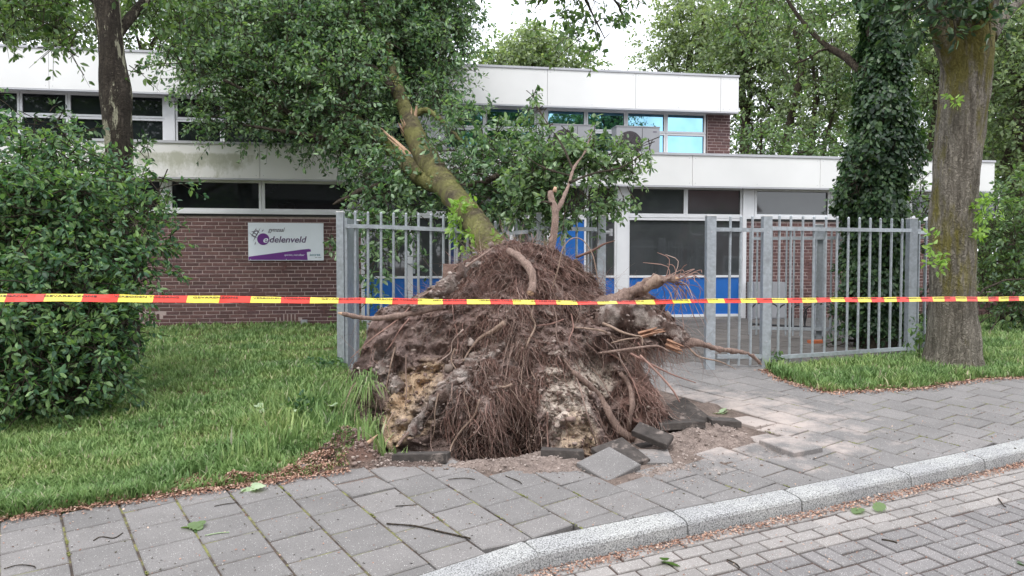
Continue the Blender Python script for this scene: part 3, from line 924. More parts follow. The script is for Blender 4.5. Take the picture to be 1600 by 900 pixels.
pj2 = U(855, V2 - .3); pw2 = U(992, V2 - .3) - pj2
jl2 = [pj2 + pw2 * i for i in range(-14, 3)]; jl2 = [j for j in jl2 if u2L + .2 < j < u2R - .1]
fascia_row(jl2, u2L, u2R, V2 - .3, FU0, FU1)
mb = MB(); mb.box((uR - .035, -.21, FZ0), (uR, 10, FZ1)); mb.box((u2R - .035, V2 - .26, FU0), (u2R, 9.6, FU1)); mb.build('side_fascia', M['fascia'], bld)
mb = MB(); mb.box((uL, .0, FZ0 + .3), (uR - .04, 10, FZ1 - .03)); mb.box((u2L, V2 - .05, FU0 + .2), (u2R - .04, 9.6, FU1 - .03)); mb.build('roof', M['roof'], bld)
mb = MB(); mb.box((uL, -.19, FZ0 - .001), (uR - .04, .9, FZ0 + .02)); mb.box((u2L, V2 - .24, FU0 - .001), (u2R - .04, V2 + .9, FU0 + .02)); mb.build('soffit', M['frame'], bld)

def window(ua, ub, za, zb, v=0., pane='glass', fw=.045, name='window', lab=None, depth=.07, fill=None):
    """frame ring with its pane (sub-part)"""
    mb = MB(); y0, y1 = v - .01, v + depth
    mb.box((ua, y0, za), (ub, y1, za + fw)); mb.box((ua, y0, zb - fw), (ub, y1, zb))
    mb.box((ua, y0 + .001, za + fw), (ua + fw, y1, zb - fw)); mb.box((ub - fw, y0 + .001, za + fw), (ub, y1, zb - fw))
    o = mb.build(name, M['frame'], bld)
    if lab: tag(o, lab)
    p = MB(); p.box((ua + fw, v + .03, za + fw), (ub - fw, v + .04, zb - fw)); p.build('pane', M[pane], o)
    g_ = MB(); t_ = .006
    for lo, hi in (((ua+fw, v+.021, za+fw), (ub-fw, v+.029, za+fw+t_)), ((ua+fw, v+.021, zb-fw-t_), (ub-fw, v+.029, zb-fw)), ((ua+fw, v+.021, za+fw+t_), (ua+fw+t_, v+.029, zb-fw-t_)), ((ub-fw-t_, v+.021, za+fw+t_), (ub-fw, v+.029, zb-fw-t_))):
        g_.box(lo, hi)
    g_.build('gasket', M['black'], o)
    return o
# strip windows, left wall and right wall
def strip(pxs, za=ZS, zb=ZT, v=0., pane='glass'):
    us = [U(p, v) for p in pxs]
    for i in range(len(us) - 1): window(us[i] + .004, us[i+1] - .004, za, zb, v, pane)
strip([-180, -20, 120, 256]); strip([265, 410, 552, 566]) if False else strip([265, 410, 566])
for p0, p1 in ((256, 265), (1161, 1177)):
    mb = MB(); mb.box((U(p0) + .001, -.03, ZS), (U(p1) - .001, .12, ZT + .008)); mb.build('window_pier', M['frame'], bld)
strip([1178, 1296, 1420, 1560], pane='glass_grey')
mb = MB(); mb.box((uL, -.045, ZS - .05), (u_entL, .12, ZS - .003)); mb.box((u_entR + .06, -.045, ZS - .05), (uR - .3, .12, ZS - .003)); mb.build('window_sill', M['frame'], bld)
mb = MB(); mb.box((uL, -.02, ZS - .088), (u_entL, .1, ZS - .052)); mb.box((u_entR + .06, -.02, ZS - .088), (uR - .3, .1, ZS - .052)); mb.build('lead_flashing', M['black'], bld)
# entrance front between the two brick walls
ZB, ZR, ZH = .80, 1.53, 2.60      # bottom rail, blue panel top, head of the tall panes
cols_ = [566, 640, 706, 742, 800, 858, 916, 966]     # hidden middle part continues the rhythm
us = [U(p) for p in cols_]
def blue_bay(ua, ub, fw=.04, pane='glass_grey', full=False, lab=None):
    mb = MB(); y0, y1 = -.012, .07
    mb.box((ua, y0, ZB - .05), (ub, y1, ZB)); mb.box((ua, y0, ZH), (ub, y1, ZH + .05)); mb.box((ua, y0 + .001, ZB), (ua + fw, y1, ZH)); mb.box((ub - fw, y0 + .001, ZB), (ub, y1, ZH))
    if not full: mb.box((ua + fw, y0 + .002, ZR - .02), (ub - fw, y1, ZR + .02))
    o = mb.build('entrance_bay', M['frame'], bld)
    if lab: tag(o, lab)
    p = MB(); p.box((ua + fw, .012, ZB), (ub - fw, .03, (ZH if full else ZR - .02))); p.build('blue_panel', M['blue'], o)
    if not full:
        p = MB(); p.box((ua + fw, .03, ZR + .02), (ub - fw, .04, ZH)); p.build('pane', M[pane], o)
    return o
bay = blue_bay(us[0], us[1])
d = blue_bay(us[1], us[2], .055)
d.name = 'entrance_door'
hb = MB(); hx = U(645); hz_ = UZ(645, 417)[1]
hb.box((hx - .0, -.022, hz_ - .12), (hx + .04, -.0125, hz_ + .12)); hb.tube([(hx + .02, -.06, hz_ + .05), (hx - .11, -.06, hz_ + .05)], .011, 8); hb.tube([(hx + .02, -.02, hz_ + .05), (hx + .02, -.06, hz_ + .05)], .009, 6)
hb.build('door_handle', M['galv'], d)
p = MB(); p.box((us[2] - .02, -.03, ZB - .05), (us[2] + .06, -.0125, ZH + .05)); p.build('door_post', M['blue_dark'], bld)
for i in range(2, 5): blue_bay(us[i] + .061 if i == 2 else us[i], us[i+1])
blue_bay(us[5], us[6], full=True, lab='tall entrance bay filled by one blue board')
blue_bay(U(919), U(963), .035)
mb = MB(); mb.box((U(963) + .001, -.05, GZ - .1), (U(981) - .001, .12, ZT + .009)); mb.build('white_pillar', M['frame'], bld)
blue_bay(U(981), U(1159), .03)
mb = MB(); mb.box((U(1159) + .001, -.045, GZ - .1), (u_entR + .06, .12, ZT + .009)); mb.build('corner_post', M['frame'], bld)
# transom lights above
tu = [us[0], us[1], us[2], us[3], us[4], us[5], us[6], U(963)]
for a, b_ in zip(tu[:-1], tu[1:]): window(a + .003, b_ - .003, ZS, ZT, 0, 'glass_grey', .035)
window(U(981) + .003, U(1071) - .003, ZS, ZT, 0, 'glass_grey', .035); window(U(1071) + .003, U(1159) - .003, ZS, ZT, 0, 'glass_grey', .035)
mb = MB(); mb.box((u_entL, -.02, ZH + .052), (U(963), .09, ZS - .002)); mb.box((U(981), -.02, ZH + .052), (U(1159), .09, ZS - .002)); mb.build('transom', M['frame'], bld)
mb = MB(); mb.box((u_entL, -.01, GZ - .4), (u_entR, .2, ZB - .052)); mb.build('plinth', M['concrete'], bld)
mb = MB(); mb.box((u_entL - .02, -.03, GZ - .2), (u_entL - .001, .12, ZS - .1)); mb.build('edge_board', M['frame'], bld)
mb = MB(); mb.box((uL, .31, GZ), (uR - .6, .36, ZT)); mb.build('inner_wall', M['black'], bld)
# upper windows: two rows, blue mirror film to the right of the pillar
ZU0, ZUm, ZU1 = UZ(1101, 244, V2)[1], UZ(1101, 210, V2)[1], UZ(1101, 178, V2)[1]
upper = [(-150, -40, 'glass'), (-40, 36, 'glass'), (36, 111, 'glass'), (111, 186, 'glass'), (186, 261, 'glass'), (277, 350, 'glass'), (350, 425, 'glass'), (425, 500, 'glass'), (500, 575, 'glass'), (575, 650, 'glass'),
         (695, 758, 'glass_blue'), (758, 838, 'glass_blue'), (853, 915, 'glass_blue'), (915, 977, 'glass_blue'), (977, 1039, 'glass_blue'), (1039, 1101, 'glass_blue')]
for a, b_, k in upper:
    window(U(a, V2) + .004, U(b_, V2) - .004, ZUm + .004, ZU1, V2, k, .04)
    window(U(a, V2) + .004, U(b_, V2) - .004, ZU0, ZUm - .004, V2, k, .04)
for a, b_ in ((261, 277), (650, 695), (838, 853)):
    mb = MB(); mb.box((U(a, V2) + .001, V2 - .04, 3.85), (U(b_, V2) - .001, V2 + .12, FU0 - .035)); mb.build('upper_pier', M['frame'], bld)
mb = MB(); mb.box((u2L, V2 - .05, ZU0 - .06), (pier0, V2 + .12, ZU0 - .003)); mb.box((u2L, V2 - .02, 3.81), (pier0, V2 + .1, ZU0 - .063)); mb.build('upper_sill', M['frame'], bld)
mb = MB(); mb.box((u2L, V2 - .01, ZU1 + .002), (pier0, V2 + .12, FU0 - .004)); mb.build('upper_head', M['frame'], bld)
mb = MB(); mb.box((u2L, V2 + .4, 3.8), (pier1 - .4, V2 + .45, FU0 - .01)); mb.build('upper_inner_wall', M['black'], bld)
# curtains seen behind the far left pane would be inside; small white box on the wall foot
mb = MB(); q = UZ(475, 503); mb.box((q[0] - .05, -.06, q[1] - .07), (q[0] + .06, .0, q[1] + .04)); mb.tube([(q[0], -.07, q[1] - .02), (q[0], -.04, q[1] - .02)], .02, 8)
tag(mb.build('outdoor_socket', M['ac'], None), 'small grey outdoor socket box at the foot of the brick wall', 'socket').matrix_world = Matrix.Translation(BO) @ Matrix.Rotation(BA, 4, 'Z')
# grey meter cabinets on the right wall
cab = empty('meter_cabinet', bw(U(1192), -.16, 0), BA, label='pale grey metal cabinet standing against the brick wall behind the fence', cat='cabinet')
mb = MB(); mb.box((-.33, -.14, GZ - .05), (.33, .15, 1.42)); mb.build('body', M['ac'], cab)
for i in range(2):
    mb = MB(); mb.box((-.31 + i * .315, -.155, GZ + .08), (-.005 + i * .315, -.142, 1.38)); o = mb.build('door', M['ac'], cab)
    k = MB(); k.box((-.30 + i * .315 + .26 * (1 - i), -.165, 1.0), (-.28 + i * .315 + .26 * (1 - i), -.156, 1.08)); k.build('handle', M['black'], o)

# ---- air conditioners on the lower roof
def ac_unit(px, lab):
    v = 1.35
    e = empty('air_conditioner', bw(U(px, v), v, 3.83), BA, label=lab, cat='air conditioner', group='air conditioners on the lower roof')
    W, H, D = .46, .66, .17
    mb = MB(); mb.box((-W, -D, .08), (W, D, H + .08)); b_ = mb.build('casing', M['ac'], e)
    mb = MB(); mb.box((.085, -D - .004, .10), (.093, -D - .0005, H + .06)); mb.build('panel_seam', M['black'], b_)
    mb = MB(); mb.box((-W - .01, -D - .01, H + .081), (W + .01, D + .01, H + .10)); mb.build('lid', M['ac'], e)
    # fan opening with rings and spokes
    cx, cz, r_ = -.18, .08 + H / 2 - .01, .255
    mb = MB(); n = 32
    V_ = [(cx + r_ * cos(2*pi*i/n), -D - .006, cz + r_ * sin(2*pi*i/n)) for i in range(n)] + [(cx + r_ * cos(2*pi*i/n), -D - .0006, cz + r_ * sin(2*pi*i/n)) for i in range(n)]
    mb.add(V_, [tuple(range(n))] + [(i, n + i, n + (i+1) % n, (i+1) % n) for i in range(n)]); mb.build('fan_opening', M['ac_dark'], e)
    mb = MB()
    for rr in (.05, .09, .13, .17, .21, .25):
        mb.tube([(cx + rr * cos(2*pi*i/n), -D - .018, cz + rr * sin(2*pi*i/n)) for i in range(n + 1)], .004, 4, cap=False)
    for i in range(12):
        a = 2*pi*i/12; mb.tube([(cx + .04*cos(a), -D - .014, cz + .04*sin(a)), (cx + .26*cos(a), -D - .014, cz + .26*sin(a))], .004, 4)
    mb.build('grille', M['trim_dark'], e)
    for x in (-.35, .35):
        mb = MB(); mb.box((x - .03, -D, 0), (x + .03, D, .079)); mb.build('foot', M['galv'], e)
    mb = MB(); mb.box((W - .14, -D - .003, H - .02), (W - .06, -D - .0005, H + .005)); mb.build('badge', M['ink_grey'], e)
ac_unit(992, 'grey air conditioner on the lower roof in front of the blue mirrored windows')
ac_unit(892, 'grey air conditioner on the lower roof half hidden behind the leaning foliage')

# ---- sign on the left wall
def text_mesh(s, size, shear=0., bold=0., spacing=1.0):
    cu = bpy.data.curves.new('lettering', 'FONT'); cu.body = s; cu.size = size; cu.shear = shear; cu.offset = bold; cu.space_character = spacing
    cu.resolution_u = 3; cu.extrude = .0006; cu.align_x = 'LEFT'
    o = bpy.data.objects.new('tmp', cu); COL.objects.link(o)
    dg = bpy.context.evaluated_depsgraph_get(); me = bpy.data.meshes.new_from_object(o.evaluated_get(dg))
    bpy.data.objects.remove(o); bpy.data.curves.remove(cu)
    xs_ = [v.co.x for v in me.vertices]; w = max(xs_) - min(xs_); x0 = min(xs_)
    for v in me.vertices: v.co.x -= x0
    return me, w
SW, SH = su1 - su0, sz1 - sz0
sign = empty('wall_sign', bw(su0, -.035, sz0), BA, label='white and purple gymzaal edelenveld sign on the brick wall', cat='sign')
mb = MB(); mb.box((0, 0, 0), (SW, .02, SH)); mb.build('board', M['white'], sign)
def txt(s, x0, x1, y, h_scale, mat, shear=.25, bold=0., name='lettering', dy=0):
    me, w = text_mesh(s, 1.0, shear, bold)
    me.materials.append(mat)
    sx = (x1 - x0) * SW / w; sy = h_scale * SH
    me.transform(Matrix.Diagonal((sx, sy, 1, 1)))
    me.transform(Matrix.Rotation(R(90), 4, 'X'))
    o = link(name, me, sign, (x0 * SW, -.0035 - dy, (1 - y) * SH)); return o
# x, y in fractions of the board (y from the top)
txt('gymzaal', .262, .485, .235, .16, M['ink_grey'], .35, .008)
txt('delenveld', .283, .775, .520, .235, M['dark_purple'], .22, .012)
n = 36; cx, cy, rr = .198 * SW, (1 - .435) * SH, .155 * SH
mb = MB(); mb.add([(cx + rr * cos(2*pi*i/n), -.0042, cy + rr * sin(2*pi*i/n)) for i in range(n)] + [(cx + rr * cos(2*pi*i/n), -.0005, cy + rr * sin(2*pi*i/n)) for i in range(n)], [tuple(range(n))] + [(i, n+i, n+(i+1) % n, (i+1) % n) for i in range(n)])
mb.build('ball_emblem', M['purple'], sign)
txt('e', .200, .264, .525, .25, M['white'], .22, .012, dy=.0025)
mb = MB()
def stroke(x0, y0, x1, y1, w=.007):
    w *= 1.5
    a = Vector((x0 * SW, 0, (1 - y0) * SH)); b_ = Vector((x1 * SW, 0, (1 - y1) * SH)); d_ = (b_ - a).normalized(); nn_ = Vector((-d_.z, 0, d_.x)) * w / 2 * SW
    m_ = (a + b_) / 2
    pts = [a, m_ + nn_, b_, m_ - nn_]
    mb.add([(p.x, -.003, p.z) for p in pts] + [(p.x, -.0005, p.z) for p in pts], [(0, 1, 2, 3), (0, 4, 5, 1), (1, 5, 6, 2), (2, 6, 7, 3), (3, 7, 4, 0)])
for s_ in ((.04, .38, .115, .13, .011), (.062, .50, .165, .13, .011), (.085, .60, .10, .50, .009), (.035, .24, .15, .22, .009), (.02, .27, .10, .42, .010), (.05, .23, .13, .34, .010), (.095, .16, .155, .29, .010), (.18, .24, .205, .18, .010), (.03, .30, .13, .42, .009)):
    stroke(*s_)
mb.build('net_emblem', M['ink_grey'], sign)
mb = MB()
pts = [(.0, .985), (.0, .90), (.35, .805), (.72, .705), (.80, .69), (.825, .70), (.832, .76), (.775, .775), (.785, .985)]
pts = [(x * SW + (.004 if x == 0 else 0), (1 - y) * SH) for x, y in pts]
k = len(pts); mb.add([(x, -.0028, z) for x, z in pts] + [(x, -.0005, z) for x, z in pts], [tuple(range(k))] + [(i, (i+1) % k, k + (i+1) % k, k + i) for i in range(k)])
mb.build('purple_band', M['purple'], sign)
txt('sporten, met elkaar', .475, .745, .875, .075, M['white'], .3, .006)
txt('accres', .815, .955, .875, .105, M['teal'], 0, .012)
mb = MB()
for a, b_ in ((.885, .915), (.925, .97)): mb.box((a * SW, -.0025, .075 * SH), (b_ * SW, -.0005, .088 * SH))
mb.build('small_print', M['ac'], sign)
mb = MB()
for x, z in ((.03, .97), (.5, .97), (.97, .97), (.03, .03), (.5, .03), (.97, .03)): mb.tube([(x*SW, -.004, z*SH), (x*SW, -.0008, z*SH)], .007, 8)
mb.build('screws', M['white'], sign)
#@@FENCE
# ------------------------------------------------------------------ steel fences
def fence(label, group='galvanised bar fences'):
    return empty('bar_fence', (0, 0, 0), label=label, cat='fence', group=group)
def bar(par, p0, p1, r=.0155, mid=None, name='bar'):
    mb = MB(); pts = [p0] + ([mid] if mid is not None else []) + [p1]
    mb.tube(pts, r, 8); top = Vector(pts[-1]); dr = (top - Vector(pts[-2])).normalized()
    mb.tube([top, top + dr * .012], [r, r * .4], 8)
    return mb.build(name, M['galv'], par, smooth=False)
def post(par, x, y, zt, w=.05, d=.05, ang=0, cap=True):
    c_, s_ = cos(ang), sin(ang); mb = MB(); z0 = g1(y) - .15
    e = empty('tmp'); bpy.data.objects.remove(e)
    mb.box((-w, -d, z0), (w, d, zt))
    o = mb.build('post', M['galv'], par); o.location = (x, y, 0); o.rotation_euler = (0, 0, ang)
    if cap:
        k = MB(); k.box((-w - .003, -d - .003, zt + .0005), (w + .003, d + .003, zt + .012)); k.build('post_cap', M['fascia'], o)
    k = MB()
    for z in (z0 + .3, z0 + .45, zt - .18): k.tube([(0, -d - .006, z), (0, -d + .001, z)], .009, 6)
    k.build('bolts', M['trim'], o)
    return o
def rail(par, pts, w=.008, h=.022, name='rail'):
    mb = MB(); P = [Vector(p) for p in pts]
    V_ = []; Fs = []
    for i, p in enumerate(P):
        t_ = (P[min(i+1, len(P)-1)] - P[max(i-1, 0)]).normalized(); nn_ = Vector((t_.y, -t_.x, 0)).normalized()
        for a, b_ in ((-1, -1), (1, -1), (1, 1), (-1, 1)): V_.append(p + nn_ * a * w * 2.2 + Vector((0, 0, b_ * h)))
    for i in range(len(P) - 1):
        for j in range(4): Fs.append((i*4+j, i*4+(j+1) % 4, (i+1)*4+(j+1) % 4, (i+1)*4+j))
    Fs += [(3, 2, 1, 0), tuple(len(P)*4 - 4 + j for j in range(4))]
    mb.add(V_, Fs); return mb.build(name, M['galv'], par)
# left length, crushed at its right end by the trunk
f1 = fence('left length of grey bar fence, bent down at its right end by the fallen trunk')
YL = 8.36
pl_ = at(532, 332, YL); post(f1, pl_.x + .0, YL, pl_.z, .04, .045)
mb = MB(); z0 = g1(YL) - .1
mb.box((pl_.x + .045, YL - .02, z0), (pl_.x + .075, YL + .62, at(545, 345, 8.95).z)); o = mb.build('side_plate', M['galv'], f1)
k = MB(); k.box((pl_.x + .04, YL + .56, at(545, 345, 8.95).z + .0006), (pl_.x + .10, YL + .64, at(545, 345, 8.95).z + .014)); k.build('plate_cap', M['fascia'], o)
xs1 = [555, 575, 595.5, 615, 634.5, 654, 673.5, 693, 711.5]
for i, p in enumerate(xs1):
    top = at(p, 331.5 + (p - 555) * .037, YL); bot = Vector((top.x - .012, YL, g1(YL) + .02))
    bar(f1, bot, top)
b1 = at(731, 452, YL - .05); bar(f1, Vector((b1.x, YL - .05, g1(YL) + .2)), at(723, 345, YL - .1), mid=at(730, 366, YL - .03))
rail(f1, [at(540, 353, YL - .02), at(600, 354.5, YL - .02), at(712, 359.5, YL - .02), at(731, 366, YL - .03)])
rail(f1, [at(548, 572, YL - .02), at(700, 573, YL - .02)])
# middle fragment: bent bars on a snapped rail
f2 = fence('short bent middle piece of bar fence sticking out above the root ball')
for (a, b_, c_2, d2) in ((774, 347, 775, 400), (789, 346, 794, 420), (806, 343, 811, 420)):
    bar(f2, at(c_2, d2, YL + .05), at(a, b_, YL + .02))
rail(f2, [at(773, 368, YL), at(800, 364, YL), at(825, 362, YL)])
# piece from small post to gate post
f3 = fence('bar fence between the square post and the tall gate post behind the root ball')
p842 = at(842, 334, YL + .05); post(f3, p842.x, YL + .05, p842.z, .028, .028)
for p in (872.5, 882, 901, 919):
    if p == 872.5: continue
    top = at(p, 336, YL + .05); bar(f3, Vector((top.x, YL + .05, g1(YL))), top, .014)
rail(f3, [at(830, 356.5, YL + .03), at(870, 357, YL + .03), at(933, 358.5, YL + .03)])
p940 = at(939.5, 338, YL + .1); post(f3, p940.x, YL + .1, p940.z, .048, .05)
# opened gate leaf folded back from that post
g0 = Vector((p940.x - .10, YL + .25, 0)); g1_ = Vector((p940.x + .06, YL + 2.3, 0))
gate1 = empty('gate_leaf', (0, 0, 0), label='opened gate leaf folded back behind the tall gate post, seen nearly edge-on', cat='gate', group='gate leaves')
nb_ = 12
for i in range(nb_):
    q = g0.lerp(g1_, i / (nb_ - 1)); bar(gate1, Vector((q.x, q.y, g1(q.y) + .06)), Vector((q.x, q.y, 2.32)), .014)
for z in (2.20, .82):
    rail(gate1, [Vector((g0.x + .02, g0.y, z)), Vector((g1_.x + .02, g1_.y, z + .02))], .012, .028)
mb = MB(); q = at(957, 363, YL + .1); mb.tube([q - Vector((.12, 0, 0)), q], .02, 8); mb.tube([q - Vector((.02, 0, .04)), q + Vector((-.02, 0, .04))], .022, 8)
mb.build('hinge', M['trim'], gate1)
# closed leaf between the two right posts
pa = at(1110.5, 338, 8.38); pb = at(1198, 338.5, 8.52)
gate2 = empty('gate_leaf', (0, 0, 0), label='narrow closed gate leaf between the two square posts right of the root ball', cat='gate', group='gate leaves')
f4 = fence('right length of bar fence in front of the ivy-clad tree')
post(f4, pa.x, 8.38, pa.z, .052, .052); post(f4, pb.x, 8.52, pb.z, .05, .05)
for p in (1141.5, 1158, 1176):
    top = at(p, 338.5, 8.45); bar(gate2, Vector((top.x - .01, 8.45, g1(8.45) + .03)), top, .0155)
rail(gate2, [at(1118, 358.5, 8.40), at(1192, 359.5, 8.48)]); rail(gate2, [at(1120, 557, 8.42), at(1192, 557, 8.5)])
EB = at(1425, 345, 9.4)
A4 = Vector((pb.x, 8.52, 0)); B4 = Vector((EB.x, 9.4, 0))
L4 = (B4 - A4).length; n4 = 13
for i in range(1, n4):
    q = A4.lerp(B4, i / n4); q.x += random.gauss(0, .003)
    bar(f4, Vector((q.x, q.y, g1(q.y) + .04)), Vector((q.x, q.y, 2.34)))
rail(f4, [Vector((A4.x + .05, A4.y, 2.19)), Vector((B4.x + .12, B4.y + .03, 2.205))]); rail(f4, [Vector((A4.x + .05, A4.y, .69)), Vector((B4.x, B4.y, .70))])
post(f4, B4.x, B4.y, 2.35, .05, .05)
# rear fence
f5 = fence('rear bar fence with a dark square post, seen through the right fence')
A5 = Vector((at(1172, 400, 11.2).x, 11.2, 0)); B5 = Vector((at(1470, 400, 10.6).x, 10.6, 0))
n5 = 25
for i in range(n5 + 1):
    q = A5.lerp(B5, i / n5)
    if i % 9 == 8: continue
    bar(f5, Vector((q.x, q.y, g1(q.y) + .05)), Vector((q.x, q.y, 2.30)), .0145)
rail(f5, [Vector((A5.x, A5.y, 2.16)), Vector((B5.x, B5.y, 2.16))]); rail(f5, [Vector((A5.x, A5.y, .80)), Vector((B5.x, B5.y, .80))])
for px_ in (1279, 1415):
    t_ = at(px_, 352, 11.05 if px_ < 1300 else 10.72); post(f5, t_.x, t_.y, 2.36, .055, .055)
# return from the right fence back to the rear fence
f6 = fence('short return of bar fence running back from the end post towards the building')
for i in range(1, 6):
    q = B4.lerp(Vector((B5.x + .1, 10.5, 0)), i / 6); bar(f6, Vector((q.x, q.y, g1(q.y) + .05)), Vector((q.x, q.y, 2.33)), .0145)
rail(f6, [Vector((B4.x + .06, B4.y + .06, 2.19)), Vector((B5.x + .1, 10.5, 2.19))])
# bicycle rack hoops
rack = empty('bicycle_rack', (0, 0, 0), label='low steel bicycle rack of dark hoops behind the right fence', cat='bicycle rack')
for i in range(6):
    q = at(1188 + i * 21, 500, 12.6 - i * .12); z0 = g1(q.y)
    mb = MB(); pts = [(q.x - .14, q.y, z0), (q.x - .16, q.y, z0 + .30), (q.x - .05, q.y - .05, z0 + .42), (q.x + .05, q.y - .1, z0 + .32), (q.x + .03, q.y - .1, z0 + .1)]
    mb.tube(smooth_path(pts), .013, 6); mb.build('hoop', M['black'], rack)
mb = MB(); a = at(1184, 500, 12.6); b_ = at(1300, 500, 11.9); mb.tube([(a.x - .1, a.y, g1(a.y) + .06), (b_.x, b_.y, g1(b_.y) + .06)], .02, 6); mb.build('ground_bar', M['black'], rack)
q = gp(1275, 536); mb = MB(); mb.box((-.11, -.05, 0), (.11, .05, .055)); o = mb.build('loose_brick', M['brick_red'], None); o.location = (q.x, q.y, g1(q.y) - .012); o.rotation_euler = (0, 0, .2)
tag(o, 'single orange brick lying on the ground behind the right fence', 'brick')

# ------------------------------------------------------------------ fallen tree: root ball, trunk, roots, crown
tree = empty('fallen_tree', (0, 6.9, .5), label='uprooted tree leaning against the school with its earth-clad root ball facing the street', cat='tree')
def adopt(o):
    o.parent = tree; o.matrix_parent_inverse = Matrix.Translation((0, -6.9, -.5)); return o
OUT = [(768, 384), (800, 377), (835, 380), (865, 388), (885, 400), (905, 412), (925, 428), (938, 447), (948, 463), (975, 465), (1003, 452), (1030, 470), (1052, 492), (1066, 515), (1075, 533), (1040, 545), (1010, 548), (998, 562), (1012, 590), (1030, 618), (1045, 648), (1030, 672), (985, 690), (950, 706), (905, 716), (850, 720), (790, 722), (730, 722), (660, 720), (622, 706), (600, 690), (582, 668), (562, 640), (552, 610), (550, 580), (562, 562), (572, 535), (580, 505), (590, 485), (612, 478), (640, 470), (672, 452), (695, 440), (712, 424), (730, 405), (750, 392)]
CX, CY = 800, 560
NA, NR = 300, 130
oa = np.array([math.atan2(y - CY, x - CX) for x, y in OUT]); orr = np.array([math.hypot(x - CX, y - CY) for x, y in OUT])
# resample the outline by arc length (it is not star-shaped everywhere, so keep points)
OP = np.array(OUT, float); OPc = np.vstack([OP, OP[:1]]); sl = np.r_[0, np.cumsum(np.linalg.norm(np.diff(OPc, axis=0), axis=1))]
sN = np.linspace(0, sl[-1], NA, endpoint=False)
ox_ = np.interp(sN, sl, OPc[:, 0]); oy_ = np.interp(sN, sl, OPc[:, 1])
ox_ += [4 * mnoise.noise(Vector((s * .03, 0, 0))) + 3 * mnoise.noise(Vector((s * .11, 3, 0))) for s in sN]
oy_ += [4 * mnoise.noise(Vector((s * .03, 7, 0))) + 3 * mnoise.noise(Vector((s * .11, 9, 0))) for s in sN]
def gauss(px, py, cx, cy, rx, ry, ang=0):
    c_, s_ = cos(R(ang)), sin(R(ang)); dx, dy = px - cx, py - cy
    a = (dx * c_ + dy * s_) / rx; b_ = (-dx * s_ + dy * c_) / ry
    return math.exp(-(a*a + b_*b_))
def plate_y(px, py, rr):
    t_ = (722 - py) / 345.
    y = 5.70 + 1.22 * max(0, t_) ** 1.05
    y -= .20 * (1 - rr ** 2.2)
    # overhanging shelf below the tape and hollow under it
    y += -.07 * gauss(px, py, 680, 500, 110, 26) + .08 * gauss(px, py, 760, 545, 80, 22, -25)
    y += .10 * gauss(px, py, 690, 545, 60, 25, -20)
    y += -.16 * gauss(px, py, 715, 600, 95, 26, -38) * 1.1          # soil-covered root running down left
    y += .10 * gauss(px, py, 645, 630, 40, 60, 30)
    y += -.24 * gauss(px, py, 880, 640, 42, 85, -18)                 # pale buttress
    y += .30 * gauss(px, py, 815, 665, 34, 50) + .18 * gauss(px, py, 760, 690, 40, 40)
    y += .24 * gauss(px, py, 940, 600, 22, 60, -20)
    y += -.14 * gauss(px, py, 935, 600, 22, 30)
    y += -.05 * gauss(px, py, 850, 510, 80, 40, 20)
    y += .14 * gauss(px, py, 900, 430, 30, 24) - .12 * gauss(px, py, 800, 430, 40, 60)
    y += .12 * gauss(px, py, 1000, 690, 60, 20)
    return y
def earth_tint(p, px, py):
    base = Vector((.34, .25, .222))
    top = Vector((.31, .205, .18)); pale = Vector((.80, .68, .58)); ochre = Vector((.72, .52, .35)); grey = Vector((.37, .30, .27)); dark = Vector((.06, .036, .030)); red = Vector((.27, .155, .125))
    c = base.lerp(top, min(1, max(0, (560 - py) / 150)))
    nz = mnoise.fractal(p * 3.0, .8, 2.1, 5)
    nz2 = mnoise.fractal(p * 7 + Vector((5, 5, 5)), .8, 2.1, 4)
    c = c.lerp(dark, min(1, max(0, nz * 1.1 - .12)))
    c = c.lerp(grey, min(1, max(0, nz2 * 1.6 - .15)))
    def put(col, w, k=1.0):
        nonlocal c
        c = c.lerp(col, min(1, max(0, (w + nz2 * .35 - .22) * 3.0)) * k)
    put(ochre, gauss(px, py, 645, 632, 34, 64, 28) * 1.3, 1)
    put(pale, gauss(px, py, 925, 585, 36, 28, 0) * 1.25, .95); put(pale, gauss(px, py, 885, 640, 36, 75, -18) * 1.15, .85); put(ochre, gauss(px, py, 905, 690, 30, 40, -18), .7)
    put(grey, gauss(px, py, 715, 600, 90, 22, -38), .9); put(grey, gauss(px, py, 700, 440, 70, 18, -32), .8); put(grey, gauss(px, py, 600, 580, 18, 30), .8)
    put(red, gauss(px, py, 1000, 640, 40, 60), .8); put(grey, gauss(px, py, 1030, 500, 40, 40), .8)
    put(dark, gauss(px, py, 815, 675, 30, 45), 1); put(dark, gauss(px, py, 745, 690, 40, 30), .9); put(dark, gauss(px, py, 560, 600, 20, 60), .7); put(dark, gauss(px, py, 905, 430, 30, 22), .7)  # shade of the hollows in the face, painted in as dark tint
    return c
Vp = []; Tp = []
front = []
for j in range(NR + 1):
    rr = j / NR
    for i in range(NA):
        px_ = CX + (ox_[i] - CX) * rr; py_ = CY + (oy_[i] - CY) * rr
        y = plate_y(px_, py_, rr)
        p = at(px_, py_, y)
        n1 = mnoise.fractal(p * 2.6 + Vector((3, 0, 0)), .9, 2.1, 3); n2 = mnoise.fractal(p * 7.5, .7, 2.1, 4); rdg = 1 - abs(mnoise.noise(p * 5.0)) * 2; n3 = mnoise.noise(p * 32)
        dsp = .16 * n1 + .11 * n2 + .05 * rdg + .02 * n3
        dsp *= 1.0 if rr < .95 else .7
        q = p + Vector((0, -1, .1)) * dsp + Vector((mnoise.noise(p * 9), 0, mnoise.noise(p * 9 + Vector((9, 9, 9))))) * .028
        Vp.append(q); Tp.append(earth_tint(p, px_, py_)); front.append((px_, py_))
NF = len(Vp)
NBk = 14
